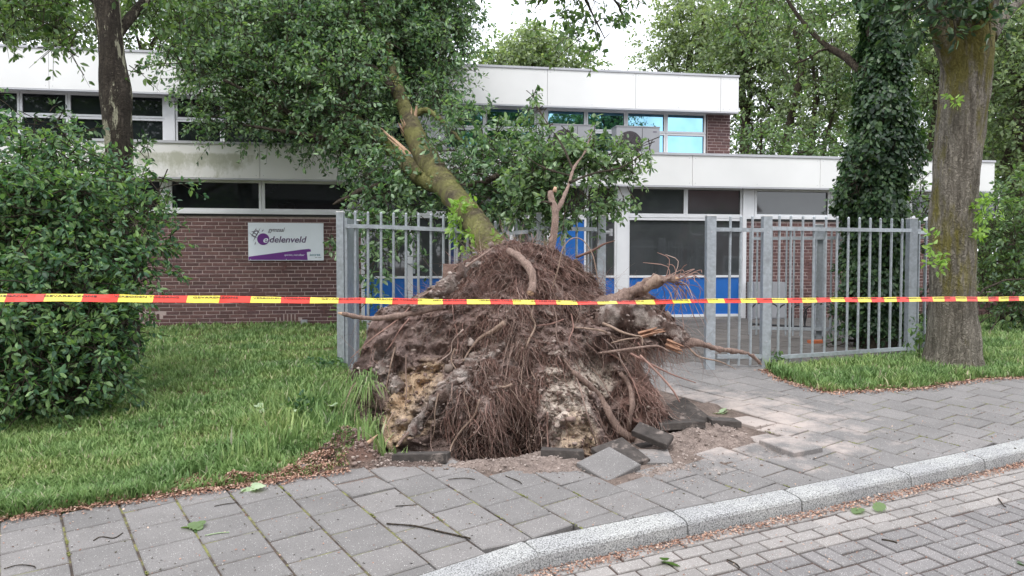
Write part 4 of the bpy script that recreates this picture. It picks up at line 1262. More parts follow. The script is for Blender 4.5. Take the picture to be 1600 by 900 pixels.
for j in range(1, NBk + 1):
    rr = 1 - j / NBk
    for i in range(NA):
        px_ = CX + (ox_[i] - CX) * rr; py_ = CY + (oy_[i] - CY) * rr
        y = plate_y(ox_[i], oy_[i], 1) * (rr) + 6.6 * (1 - rr) + .55 * (1 - rr ** 3) ; 
        p = at(px_ , py_, y)
        p = p + Vector((0, .06, 0)) * mnoise.fractal(p * 6, .8, 2, 3)
        Vp.append(p); Tp.append(Vector((.10, .065, .05)))
Fp = []
rows = NR + 1 + NBk
for j in range(rows - 1):
    for i in range(NA):
        k = (i + 1) % NA
        Fp.append((j*NA+i, j*NA+k, (j+1)*NA+k, (j+1)*NA+i))
Vp_np = np.array([tuple(v) for v in Vp])
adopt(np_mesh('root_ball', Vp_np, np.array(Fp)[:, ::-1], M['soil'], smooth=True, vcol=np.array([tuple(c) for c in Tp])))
FP = np.array(front); FV = Vp_np[:NF]
def plate_pt(px, py, lift=.0):
    i = np.argmin((FP[:, 0] - px) ** 2 + (FP[:, 1] - py) ** 2)
    q = at(px, py, FV[i, 1]); return q + Vector((0, -lift, 0))
# clods and stones stuck in the earth
ico_v = [(0,0,-1),(.72,-.53,-.45),(-.28,-.85,-.45),(-.89,0,-.45),(-.28,.85,-.45),(.72,.53,-.45),(.28,-.85,.45),(-.72,-.53,.45),(-.72,.53,.45),(.28,.85,.45),(.89,0,.45),(0,0,1)]
ico_f = [(0,1,2),(1,0,5),(0,2,3),(0,3,4),(0,4,5),(1,5,10),(2,1,6),(3,2,7),(4,3,8),(5,4,9),(1,10,6),(2,6,7),(3,7,8),(4,8,9),(5,9,10),(6,10,11),(7,6,11),(8,7,11),(9,8,11),(10,9,11)]
def lumps(name, C, S, mat, flat=.8, parent=None, smooth=False):
    n = len(C); T = np.array(ico_v)
    jit = 1 + rng.normal(0, .32, (n, 12, 1)); sc = np.stack([rng.uniform(.7, 1.3, n), rng.uniform(.6, 1.1, n), rng.uniform(.5, 1, n) * flat], 1)
    a = rng.uniform(0, 2*pi, n); ca, sa = np.cos(a), np.sin(a)
    P = T[None] * jit * sc[:, None] * S[:, None, None]
    x = P[..., 0]*ca[:, None] - P[..., 1]*sa[:, None]; y = P[..., 0]*sa[:, None] + P[..., 1]*ca[:, None]
    V = np.stack([x, y, P[..., 2]], -1) + C[:, None]
    Fa = (np.arange(n)*12)[:, None, None] + np.array(ico_f)[None]
    return np_mesh(name, V.reshape(-1, 3), Fa.reshape(-1, 3), mat, np.repeat(rng.random(n), 20), parent, smooth)
pick = rng.integers(NA * 20, NF, 5000)
S = .006 + .016 * rng.random(len(pick)) ** 3 + .0
big = rng.random(len(pick)) > .985; S[big] *= 2.0
o = adopt(lumps('soil_clods', FV[pick] + rng.normal(0, .006, (len(pick), 3)), S, M['clod'])); tag(o, kind='stuff')
for (px_, py_, s_) in ((723, 523, .045), (735, 536, .035), (768, 384, .05), (788, 380, .035), (610, 590, .05), (1043, 492, .04), (703, 575, .05), (722, 592, .04), (690, 600, .045), (755, 470, .03), (740, 556, .04)):
    o = adopt(lumps('clay_lump', np.array([tuple(plate_pt(px_, py_, .015))]), np.array([s_]), M['sand'], 1.0))
# root fibres hanging from the face
def fibres(n, L0, L1, r0, mat, sel=None, hang=.75, name='root_fibres', seg=6):
    picks = []
    while len(picks) < n:
        i = int(rng.integers(NA * 12, NF))
        if sel is None or rng.random() < sel(*FP[i]): picks.append(i)
    base = FV[picks]; cen = np.array(at(800, 470, 7.0))
    out = base - cen[None]; out[:, 1] = -abs(out[:, 1]) * .2; out /= np.linalg.norm(out, axis=1)[:, None]
    rad_ = base - np.array(at(815, 420, 6.4))[None]; rad_[:, 1] = 0; rad_ /= np.linalg.norm(rad_, axis=1)[:, None] + 1e-6
    up_ = np.clip((np.array([560 - FP[i, 1] for i in picks])) / 90., 0, 1)[:, None]
    hg = hang * (1 - .55 * up_)
    rad_ = rad_ + up_ * np.array([0, -.55, 0])[None]
    d = (out * .4 + rad_ * .9) * (1 - hg) + np.array([0, -.12, -1])[None] * hg + rng.normal(0, .38, (n, 3)); d /= np.linalg.norm(d, axis=1)[:, None]
    L = rng.uniform(L0, L1, n) * (.5 + rng.random(n)); rad = r0 * (.6 + .8 * rng.random(n))
    P = [base + np.array([0, -.008, 0])]; cur = d.copy()
    wob = rng.normal(0, .40, (n, 3))
    for s in range(seg):
        cur = cur + wob * .5 + rng.normal(0, .26, (n, 3)) + np.array([0, 0, -.10]); cur /= np.linalg.norm(cur, axis=1)[:, None]
        P.append(P[-1] + cur * (L / seg)[:, None])
    P = np.stack(P, 1)                                          # n, seg+1, 3
    k = seg + 1; V = []
    for s in range(k):
        rr = rad * (1 - .8 * s / seg)
        for a in range(3):
            V.append(P[:, s] + np.stack([np.cos(a*2.094)*rr, np.sin(a*2.094)*rr*.8, .4*np.cos(a*2.094+1)*rr], 1))
    V = np.stack(V, 1).reshape(-1, 3)
    q = [(s*3+a, s*3+(a+1) % 3, (s+1)*3+(a+1) % 3, (s+1)*3+a) for s in range(seg) for a in range(3)]
    Fa = (np.arange(n)*k*3)[:, None, None] + np.array(q)[None]
    return tag(adopt(np_mesh(name, V, Fa.reshape(-1, 4), mat, np.repeat(rng.random(n), len(q)))), kind='stuff')
def dens(px, py):
    d_ = .35 + .8 * gauss(px, py, 790, 610, 80, 90) + .9 * gauss(px, py, 840, 430, 110, 45) + 1.0 * gauss(px, py, 985, 620, 50, 80) + .5 * gauss(px, py, 590, 540, 30, 60)
    d_ -= 1.3 * gauss(px, py, 646, 630, 42, 68, 28) + 1.3 * gauss(px, py, 925, 590, 40, 34) + 1.2 * gauss(px, py, 885, 645, 38, 70) + .3 * gauss(px, py, 690, 540, 60, 30)
    return max(.04, d_)
fibres(5600, .07, .28, .0026, M['hair'], dens, .62)
fibres(2200, .10, .34, .0027, M['hair'], lambda x, y: 1.0 if y < 470 else 0.0, .55)
fibres(1000, .20, .50, .0032, M['hair'], lambda x, y: dens(x, y) * (1 if y > 520 else .5), .85)
fibres(1500, .10, .45, .0036, M['root'], dens, .4)
fibres(260, .15, .5, .0036, M['root_pale'], dens, .4)
# fan of fibres off the right arm
fibres(420, .2, .5, .0022, M['hair'], lambda x, y: 1.0 if x > 960 and y < 640 else 0, .5)
# single roots
def root(pts, rads, mat='root', n=9, amp=.009, name='root', tip=None, lift=0., lab=None):
    P = []
    for q in pts:
        if len(q) == 3: P.append(at(*q))
        else: P.append(plate_pt(q[0], q[1], .03 + lift))
    P = smooth_path(P, 5); rr = smooth_vals(rads, 5)
    mb = MB(); mb.tube(P, rr, n, 0, amp, 22, cap=True)
    o = adopt(mb.build(name, M[mat], None, smooth=True))
    if lab: tag(o, lab)
    if tip:
        d_ = (P[-1] - P[-2]).normalized(); mb = MB(); m_ = 7; V_ = []
        u1 = d_.orthogonal().normalized(); u2 = d_.cross(u1); r_ = rr[-1]
        ring = [P[-1] + (u1 * cos(2*pi*i/m_) + u2 * sin(2*pi*i/m_)) * r_ * .95 for i in range(m_)]
        tipz = [P[-1] + (u1 * cos(2*pi*i/m_) + u2 * sin(2*pi*i/m_)) * r_ * .5 + d_ * random.uniform(.2, 1.0) * tip for i in range(m_)]
        mb.add(ring + tipz, [(i, (i+1) % m_, m_ + (i+1) % m_, m_ + i) for i in range(m_)] + [tuple(range(m_, 2*m_))])
        mb.build('broken_end', M['torn'], o)
    return o
root([(690, 478, 6.25), (640, 490, 6.05), (600, 497, 5.98), (565, 496, 5.95), (534, 490, 5.92)], [.03, .024, .022, .019, .014], 'root', tip=.05, lab='reddish snapped root sticking out to the left in front of the fence post')
root([(795, 392, 6.55), (815, 405, 6.2), (830, 425, 6.02), (833, 445, 5.95), (829, 458, 5.9)], [.03, .032, .034, .032, .036], 'root', tip=.02, n=12, lab='thick sawn-looking root stub pointing at the street')
root([(930, 482, 6.5), (965, 470, 6.45), (992, 455, 6.45), (1015, 443, 6.42), (1038, 437, 6.4), (1054, 435, 6.4)], [.075, .07, .055, .05, .036, .024], 'root', 18, .045, tip=.05, lab='gnarled broken root arm reaching up right')
root([(1005, 455, 6.44), (1022, 440, 6.38), (1030, 433, 6.36)], [.04, .045, .035], 'root_pale', 8, .015)
root([(960, 480, 6.4), (1000, 498, 6.3), (1035, 520, 6.25), (1065, 536, 6.25), (1090, 535, 6.3), (1120, 545, 6.4), (1150, 549, 6.5), (1172, 554, 6.6), (1187, 567, 6.65)], [.10, .10, .07, .045, .030, .021, .018, .016, .011], 'root', 16, .022, tip=.03, lab='long tapering root reaching right past the gate post')
root([(893, 578), (915, 596), (934, 616), (948, 640), (959, 660), (975, 676), (996, 682), (1030, 678)], [.020, .024, .027, .030, .032, .040, .032, .026], lift=.05, lab='smooth bent root dropping to the broken paving')
root([(966, 580), (980, 598), (984, 625), (981, 650), (979, 668)], [.016, .021, .022, .020, .016], lift=.07)
root([(896, 510), (915, 512), (938, 515), (948, 520), (954, 528)], [.006, .010, .010, .007, .004], 'root_pale', 6, .003, lift=.06)
root([(942, 505, 6.0), (956, 511, 5.95), (972, 519, 5.92), (990, 524, 5.92), (1002, 527, 5.95), (1004, 540, 5.95)], [.012, .011, .011, .010, .008, .004], 'root_pale', 6, .003)
root([(935, 552, 5.95), (965, 548, 5.85), (1000, 543, 5.85), (1028, 541, 5.9), (1048, 551, 5.9)], [.010, .011, .010, .008, .004], 'root', 6, .003)
root([(955, 536, 5.95), (978, 530, 5.9), (998, 528, 5.9)], [.007, .006, .003], 'root_pale', 6, .002)
root([(985, 552, 6.0), (1015, 568, 5.95), (1050, 585, 5.95), (1087, 598, 6.0)], [.010, .009, .007, .004], 'hair', 6, .002)
root([(1000, 555, 5.95), (1030, 585, 5.85), (1050, 608, 5.8), (1062, 628, 5.8)], [.010, .009, .008, .005], 'hair', 6, .002)
root([(1070, 536, 6.3), (1090, 556, 6.2), (1125, 565, 6.2), (1150, 577, 6.25)], [.008, .008, .006, .003], 'root_pale', 5, .002)
root([(788, 503), (772, 515), (752, 526), (735, 545), (725, 562)], [.022, .020, .014, .008, .005], 'root_pale', 8, .005, lift=.05, lab='pale stub root below the tape')
root([(833, 478), (830, 492), (836, 508), (826, 530), (820, 552), (828, 575), (836, 590)], [.010, .009, .009, .008, .007, .005, .003], 'root_pale', 6, .002, lift=.05)
root([(838, 508), (860, 505), (880, 498)], [.008, .008, .006], 'hair', 6, .002, lift=.04)
root([(800, 598), (788, 602), (776, 600)], [.013, .009, .004], 'root_pale', 6, .002, lift=.05)
root([(750, 620), (742, 645), (722, 668), (708, 690), (705, 702)], [.007, .008, .008, .007, .005], 'root_pale', 6, .002, lift=.08)
root([(672, 640), (655, 658), (635, 678), (624, 692)], [.010, .010, .011, .012], 'root', 7, .003, lift=.05, tip=.02)
root([(770, 388, 6.5), (735, 412, 6.25), (695, 440, 6.15), (660, 462, 6.05), (630, 480, 6.0)], [.012, .010, .009, .008, .005], 'root', 6, .002)
root([(760, 392), (730, 430), (700, 460), (672, 490)], [.012, .010, .008, .006], 'root', 6, .003, lift=.03)
root([(862, 455, 6.35), (872, 420, 6.3), (880, 388, 6.3), (893, 373, 6.3), (910, 375, 6.3), (925, 396, 6.3), (931, 420, 6.3), (936, 448, 6.35)], [.006, .006, .005, .005, .005, .005, .005, .004], 'root_pale', 6, .0)
root([(900, 402, 6.45), (925, 392, 6.4), (943, 382, 6.4), (961, 376, 6.4)], [.014, .012, .009, .004], 'hair', 6, .003)
root([(940, 545), (965, 560), (985, 590), (1000, 630)], [.008, .007, .006, .004], 'hair', 5, .002, lift=.06)
root([(650, 470, 6.1), (620, 500, 6.0), (580, 530, 5.95), (548, 560, 5.95)], [.008, .006, .005, .003], 'hair', 5, .002)
root([(880, 560), (900, 590), (915, 640), (930, 690)], [.009, .008, .007, .006], 'root', 6, .003, lift=.04)
for q in range(26):
    x0 = random.uniform(600, 1000); y0 = random.uniform(430, 650)
    dx = (x0 - 800) * .12 + random.gauss(0, 18); L = random.uniform(40, 95)
    root([(x0, y0), (x0 + dx * .4, y0 + L * .35), (x0 + dx * .6 + random.gauss(0, 8), y0 + L * .7), (min(1000, max(600, x0 + dx)), min(712, y0 + L))], [.007, .006, .005, .003], random.choice(['root', 'hair', 'hair', 'root_pale']), 5, .002, lift=.05)
def earth_root(pts, rads, lift=.0, n=26, amp=.05):
    P = [at(*q) if len(q) == 3 else plate_pt(q[0], q[1], lift) for q in pts]; P = smooth_path(P, 18); rr = smooth_vals(rads, 18)
    V_, F_ = tube_geo(P, rr, n, amp, 11, True, 4)
    V_ = [v + Vector((mnoise.noise(v * 24), mnoise.noise(v * 24 + Vector((7, 7, 7))), mnoise.noise(v * 24 + Vector((3, 1, 9))))) * .018 + Vector((mnoise.noise(v * 9), 0, mnoise.noise(v * 9 + Vector((2, 8, 2))))) * .03 for v in V_]
    col_ = []
    for v in V_:
        k_ = mnoise.fractal(v * 8, .8, 2.1, 4); col_.append(tuple(Vector((.19, .13, .11)).lerp(Vector((.50, .43, .39)), min(1, max(0, .35 + k_ * 1.8)))))
    mb = MB(); mb.add(V_, F_); o = mb.build('earth_covered_root', M['soil'], None, smooth=True)
    a_ = o.data.attributes.new('tint', 'FLOAT_COLOR', 'POINT'); a_.data.foreach_set('color', np.hstack([np.array(col_), np.ones((len(col_), 1))]).astype(np.float32).ravel())
    q_ = rng.integers(0, len(V_), 160); C_ = np.array([tuple(v) for v in V_])[q_]
    tag(adopt(lumps('soil_clods', C_, .005 + .016 * rng.random(160) ** 2, M['sand'])), kind='stuff')
    return adopt(o)
earth_root([(800, 528), (770, 552), (735, 578), (700, 610), (668, 645), (640, 680)], [.03, .055, .065, .058, .048, .03], -.015)
earth_root([(930, 500, 6.35), (975, 492, 6.25), (1015, 500, 6.2), (1045, 517, 6.2), (1072, 532, 6.25)], [.08, .105, .09, .065, .035])
earth_root([(590, 588), (604, 578), (614, 590), (620, 610)], [.03, .05, .045, .03], .04)
earth_root([(745, 408, 6.35), (715, 432, 6.2), (680, 458, 6.1), (640, 480, 6.05)], [.03, .04, .04, .03])
# broken tip hair bunch above the right arm
mb = MB()
for i in range(46):
    a = at(random.uniform(1030, 1062), random.uniform(432, 445), 6.4); d_ = Vector((random.uniform(.05, .25), random.uniform(-.1, .1), random.uniform(-.45, .06)))
    if i < 5: d_ = Vector((random.uniform(-.15, .05), 0, random.uniform(.12, .22)))
    mid = a + d_ * .5 + Vector((random.uniform(.02, .10), 0, .05)); mb.tube(smooth_path([a, mid, a + d_ + Vector((random.gauss(0, .04), 0, 0))], 3), [.0035] * 6 + [.0015], 4)
tag(adopt(mb.build('root_fibres', M['hair'], None)), kind='stuff')

mb = MB()
for (tx, ty, n_t) in ((572, 588, 70), (560, 612, 40), (582, 600, 40), (588, 655, 40)):
    for i in range(n_t):
        a = plate_pt(tx + random.gauss(0, 7), ty + random.gauss(0, 8), .03); L = random.uniform(.10, .24); w_ = .004
        dx = random.gauss(-.1, .35); m1 = a + Vector((dx * L * .5, -.06, L * .10)); e1 = a + Vector((dx * L, -.10, -L * random.uniform(.3, .9)))
        mb.add([a + Vector((-w_, 0, 0)), a + Vector((w_, 0, 0)), m1 + Vector((w_, 0, 0)), m1 + Vector((-w_, 0, 0)), e1], [(0, 1, 2, 3), (3, 2, 4)])
tag(adopt(mb.build('hanging_turf', M['grass'], None)), kind='stuff')
# trunk and limbs of the fallen tree
def limb(pts, rads, mat='bark_moss', n=18, amp=.02, name='limb', k=8, lab=None):
    P = smooth_path([at(*p) if len(p) == 3 else Vector(p) for p in pts], k); rr = smooth_vals(rads, k)
    mb = MB(); mb.tube(P, rr, n, 0, amp, 9); o = adopt(mb.build(name, M[mat], None, smooth=True))
    if lab: tag(o, lab)
    return o
limb([(800, 430, 6.9), (778, 400, 7.15), (758, 372, 7.6), (732, 335, 8.3), (700, 295, 9.2), (672, 255, 10.0), (650, 215, 10.7), (636, 178, 11.3)], [.17, .155, .145, .145, .15, .16, .15, .125], 'bark_moss', 28, .022, 'trunk', 14)
limb([(690, 290, 9.4), (655, 275, 10.0), (625, 245, 10.6), (590, 215, 11.2), (560, 190, 11.6), (525, 165, 12.0), (490, 150, 12.4)], [.12, .13, .115, .095, .08, .065, .05])
limb([(640, 190, 11.2), (625, 150, 11.6), (612, 105, 12.1), (603, 60, 12.6), (590, 20, 13), (575, -30, 13.3)], [.12, .10, .075, .065, .055, .045])
limb([(603, 105, 12.1), (590, 60, 12.4), (570, 15, 12.7), (560, -20, 13)], [.07, .055, .04, .03], 'bark_dark', 10)
limb([(625, 150, 11.6), (585, 110, 11.9), (545, 85, 12.2), (520, 60, 12.4), (500, 30, 12.7)], [.08, .07, .06, .05, .03], 'bark_dark', 10)
limb([(545, 85, 12.2), (510, 75, 12.3), (470, 70, 12.5), (420, 95, 12.6)], [.05, .04, .03, .02], 'bark_dark', 8)
limb([(645, 180, 11.3), (665, 172, 11.3), (680, 180, 11.0), (700, 200, 10.6), (722, 222, 10.2)], [.05, .045, .04, .035, .025], 'bark_moss', 10)
limb([(560, 190, 11.6), (520, 195, 11.5), (470, 185, 11.4), (400, 150, 11.4), (350, 125, 11.4)], [.07, .055, .045, .03, .018], 'bark_dark', 8)
limb([(600, 225, 11.0), (560, 230, 10.9), (500, 215, 10.9), (440, 205, 10.9), (380, 195, 11)], [.06, .05, .04, .03, .018], 'bark_dark', 8)
limb([(640, 260, 10.3), (600, 285, 10.1), (560, 300, 10), (520, 320, 9.9)], [.05, .04, .03, .018], 'bark_dark', 8)
limb([(700, 295, 9.1), (740, 290, 9.2), (790, 270, 9.3), (840, 250, 9.4), (880, 230, 9.5)], [.06, .045, .035, .03, .02], 'bark_dark', 8)
# splintered stubs where limbs tore off
def splinters(px, py, Y, dirv, L, n=9, w=.03, lab=None, mat='torn'):
    mb = MB(); c = at(px, py, Y); d_ = Vector(dirv).normalized(); u1 = d_.orthogonal().normalized(); u2 = d_.cross(u1)
    for i in range(n):
        o_ = (u1 * random.gauss(0, 1) + u2 * random.gauss(0, 1)) * w; l_ = L * random.uniform(.4, 1)
        mb.tube([c + o_ - d_ * .05, c + o_ + d_ * l_ * .5, c + o_ * 1.1 + d_ * l_], [w * .7, w * .5, .003], 5)
    o = adopt(mb.build('torn_wood', M[mat], None))
    if lab: tag(o, lab)
splinters(1050, 541, 6.08, (.7, -.5, -.3), .10, 12, .018, mat='torn_red')
splinters(1008, 522, 6.02, (.8, -.2, .25), .17, 12, .014, mat='torn_red')
splinters(643, 192, 11.1, (.1, -.1, 1), .30, 9, .035)
splinters(637, 238, 10.4, (-1, -.1, .95), .56, 8, .026, lab='long pale splinter torn from the trunk')
splinters(633, 205, 10.9, (-.3, -.3, .8), .2, 6, .03)
def cb_list(L): return [(at(x, y, Y), r) for x, y, Y, r in L]
fc = cb_list([(420, 60, 12.8, 1.4), (520, 80, 12.4, 1.3), (620, 60, 13.2, 1.2), (665, 115, 12.6, .75), (385, 125, 12.0, .75), (335, 160, 11.6, .42), (450, 150, 11.4, .62), (540, 155, 11.2, .85),
              (590, 235, 10.9, .6), (505, 205, 11.2, .3), (640, 5, 13.6, 1.2), (560, -10, 13.8, 1.5), (450, 0, 13.6, 1.4), (685, 60, 13.0, .6), (360, 80, 12.4, .7), (690, 160, 11.9, .42), (400, 180, 11.3, .28), (310, 120, 11.6, .40),
              (530, 225, 11.0, .3), (615, 290, 10.2, .5), (580, 275, 10.3, .4), (655, 325, 9.9, .3), (300, 60, 12, .6), (560, 215, 11, .5), (700, 15, 13.4, .7), (470, 100, 11.8, .9), (325, 165, 11.6, .42), (365, 182, 11.6, .38), (410, 188, 11.6, .38), (455, 195, 11.6, .36), (490, 205, 11.5, .32), (345, 195, 11.7, .25), (395, 203, 11.7, .22), (440, 208, 11.7, .22)])
adopt(crown(None, M['leaf_fallen'], fc, 125, .078, .28, 13, gap=.17, seed=1))
fc2 = cb_list([(590, 345, 9.7, .35), (615, 400, 9.5, .3), (580, 420, 9.5, .25), (605, 300, 10, .42), (575, 325, 10.1, .22), (640, 350, 9.7, .28), (580, 480, 9.4, .18), (530, 390, 10.5, .2), (520, 370, 10.6, .15)])
adopt(crown(None, M['leaf_fallen'], fc2, 120, .095, .26, 12, gap=.1, seed=2, name='hanging_foliage'))
fc3 = cb_list([(740, 215, 10.2, .45), (775, 262, 9.8, .5), (735, 290, 9.5, .5), (700, 235, 10.2, .4), (790, 305, 9.3, .45), (712, 190, 10.6, .35), (825, 250, 9.6, .36), (785, 222, 10, .28), (745, 330, 9.0, .25), (830, 290, 9.3, .45), (805, 200, 9.9, .12)])
adopt(crown(None, M['leaf_fallen'], fc3, 170, .08, .25, 12, gap=.0, seed=3, name='side_foliage'))
fr = cb_list([(720, 328, 8.0, .085), (747, 368, 7.6, .075), (766, 376, 7.2, .05), (712, 352, 8.1, .05), (724, 385, 7.7, .05)])
for q_ in fr: adopt(crown(None, M['leaf_fresh'], [q_], 5500, .075, .12, 7, gap=-.4, seed=4, twigs=False, name='fresh_leaves', up=.4))

# sapling standing behind the root ball
sap = empty('sapling', (.4, 7.1, .6), label='reddish snapped sapling rising from the root ball with a broad leafy top', cat='tree')
def sadopt(o): o.parent = sap; o.matrix_parent_inverse = Matrix.Translation((-.4, -7.1, -.6)); return o
def slimb(pts, rads, mat='bark_dark', n=10, name='branch', amp=.008):
    mb = MB(); mb.tube(smooth_path([at(*p) for p in pts], 6), smooth_vals(rads, 6), n, 0, amp, 14); return sadopt(mb.build(name, M[mat], None, smooth=True))
slimb([(852, 410, 7.0), (862, 385, 7.0), (867, 355, 7.05), (868, 330, 7.1), (862, 312, 7.15), (860, 300, 7.2)], [.04, .036, .034, .034, .033, .028], 'root', name='trunk')
slimb([(868, 332, 7.1), (878, 315, 7.2), (888, 290, 7.5), (897, 262, 7.8), (915, 235, 8.2), (925, 205, 8.6)], [.028, .022, .018, .014, .010, .006], 'root')
slimb([(866, 300, 7.2), (868, 292, 7.2)], [.02, .012], 'torn')
slimb([(862, 318, 7.1), (850, 315, 7.1), (842, 318, 7.1)], [.012, .008, .004])
slimb([(890, 285, 7.5), (930, 270, 7.9), (970, 262, 8.2), (1005, 240, 8.4)], [.014, .012, .009, .005])
slimb([(895, 265, 7.8), (880, 230, 8.1), (860, 200, 8.4), (838, 165, 8.6)], [.014, .011, .009, .005])
slimb([(893, 275, 7.7), (850, 262, 8.0), (815, 240, 8.2)], [.012, .009, .005])
sb = cb_list([(880, 265, 8.5, .42), (925, 260, 8.6, .34), (970, 255, 8.6, .26), (1005, 238, 8.6, .16), (905, 295, 8.3, .38), (950, 295, 8.4, .30), (985, 270, 8.4, .18), (850, 290, 8.4, .40), (845, 245, 8.7, .30), (838, 172, 8.8, .10), (832, 150, 8.8, .05), (850, 205, 8.8, .16), (885, 222, 8.7, .16), (930, 325, 8.3, .12), (820, 320, 8.5, .28), (880, 325, 8.4, .2), (1015, 222, 8.6, .08), (930, 228, 8.6, .10)])
M['leaf_sapling'] = leaf_mat('sapling_leaf', [(.03, .065, .03), (.065, .12, .055), (.11, .18, .085), (.19, .26, .14)], 1.9, .25, .45)
sadopt(crown(None, M['leaf_sapling'], sb, 400, .075, .18, 12, gap=.08, seed=5))
#@@LOOSE
# ------------------------------------------------------------------ heaved loose tiles round the pit
M['tile_brown'] = simple('earth_covered_concrete', (.16, .105, .085), .95, .3, 18, .6)
def loose_tile(lab, px, py, Y, face, roll=0., size=(.30, .30), th=.048, mat='tile', dirt=False):
    """centre at a pixel and distance; face = direction its top looks; roll = turn about it"""
    hx, hy = size[0] / 2, size[1] / 2
    V_, F_ = slab_mesh([np.array(p) for p in ((-hx, -hy), (hx, -hy), (hx, hy), (-hx, hy))], th, .006)
    V_ = [(x, y, z + th / 2) for x, y, z in V_]; F_ = F_ + [(11, 10, 9, 8)]
    # rough underside: break the flat bottom by a centre vertex
    me = bpy.data.meshes.new('paving_tile'); me.from_pydata(V_, [], F_)
    me.materials.append(M[mat]); me.materials.append(M['soil_dark'])
    for i, p in enumerate(me.polygons):
        if len(F_[i]) == 4 and (i == len(F_) - 1): p.material_index = 1
    o = bpy.data.objects.new('loose_paving_tile', me); COL.objects.link(o)
    zf = Vector(face).normalized(); q = zf.to_track_quat('Z', 'Y')
    o.rotation_mode = 'QUATERNION'; o.rotation_quaternion = q @ Matrix.Rotation(roll, 3, 'Z').to_quaternion()
    o.location = at(px, py, Y)
    tag(o, lab, 'paving tile', 'heaved paving tiles round the pit')
    return o
M['soil_dark'] = simple('damp_underside', (.07, .055, .048), .95, .3, 20, .5)
M['tile_dirty'] = simple('soil_caked_concrete', (.062, .052, .047), .95, .4, 14, .6, dirt=((.22, .18, .16), 9, .56, .66))
def tile3(lab, A, B, D, th=.05, mat='tile_dirty', fw=1.0, fd=1.0):
    """slab whose top face has corner A and edges towards B and D (pixel, pixel, distance)"""
    a = at(*A); ex = at(*B) - a; ey = at(*D) - a; lx = ex.length * fw; ly = ey.length * fd
    ex.normalize(); n_ = ex.cross(ey).normalized(); ey = n_.cross(ex)
    if n_.z < 0: n_ = -n_
    c = a + ex * lx / 2 + ey * ly / 2
    X = ex; Y_ = n_.cross(X)
    V_, F_ = slab_mesh([np.array(p) for p in ((-lx/2, -ly/2), (lx/2, -ly/2), (lx/2, ly/2), (-lx/2, ly/2))], th, .006)
    n0 = len(F_); F_ = F_ + [(11, 10, 9, 8)]
    me = bpy.data.meshes.new('paving_tile'); me.from_pydata(V_, [], F_); me.materials.append(M[mat])
    o = bpy.data.objects.new('loose_paving_tile', me); COL.objects.link(o)
    m_ = Matrix((X, Y_, n_)).transposed().to_4x4(); m_.translation = c; o.matrix_world = m_
    return tag(o, lab, 'paving tile', 'heaved paving tiles round the pit')
tile3('soil-caked tile lying nearly flat by the grass, left end of the rubble', (612, 710, 5.20), (697, 709, 5.18), (606, 706, 5.42), .065)
tile3('dark tile jutting edge-on from the sand below the pale buttress', (845, 702, 5.22), (913, 705, 5.20), (848, 698, 5.48), .06)
tile3('light grey tile tipped up like a ramp, in front of the steep dark tile', (901, 722, 5.10), (952, 697, 5.30), (950, 752, 4.88), .05, 'tile')
tile3('dark tile standing steeply behind the ramp-like tile', (972, 682, 5.50), (1016, 716, 5.22), (952, 700, 5.36), .045, fd=1.5)
tile3('pale sand-dusted tile lying flat right of the steep dark tile', (1002, 722, 5.22), (1052, 722, 5.20), (1022, 703, 5.50), .05, 'tile')
tile3('dark slab tipped on edge beside the bent root', (999, 658, 5.66), (1053, 680, 5.52), (996, 670, 5.58), .05, fd=1.4)
tile3('thick dark tile lying level behind the sand heap', (1032, 662, 5.76), (1102, 658, 5.80), (1036, 657, 6.0), .055)
tile3('dark tile leaning up against the fibres, farthest of the heaved tiles', (1070, 620, 6.38), (1116, 656, 6.10), (1062, 640, 6.20), .05, fd=1.5)
tile3('small dark tile at the right tip of the sand heap', (1113, 656, 5.86), (1159, 659, 5.84), (1115, 651, 6.1), .05)
tile3('grey tile half buried in sand below the bent root', (1000, 697, 5.60), (1058, 687, 5.70), (1008, 690, 5.75), .05)
tile3('brown soil-covered tile carried up on the left shoulder of the root ball', (692, 412, 7.0), (738, 412, 7.0), (683, 470, 6.85), .06, 'tile_brown')
tile3('lifted tile in the footway right of the sand heap', (1186, 687, 5.62), (1240, 707, 5.30), (1222, 677, 5.78), .05, 'tile')
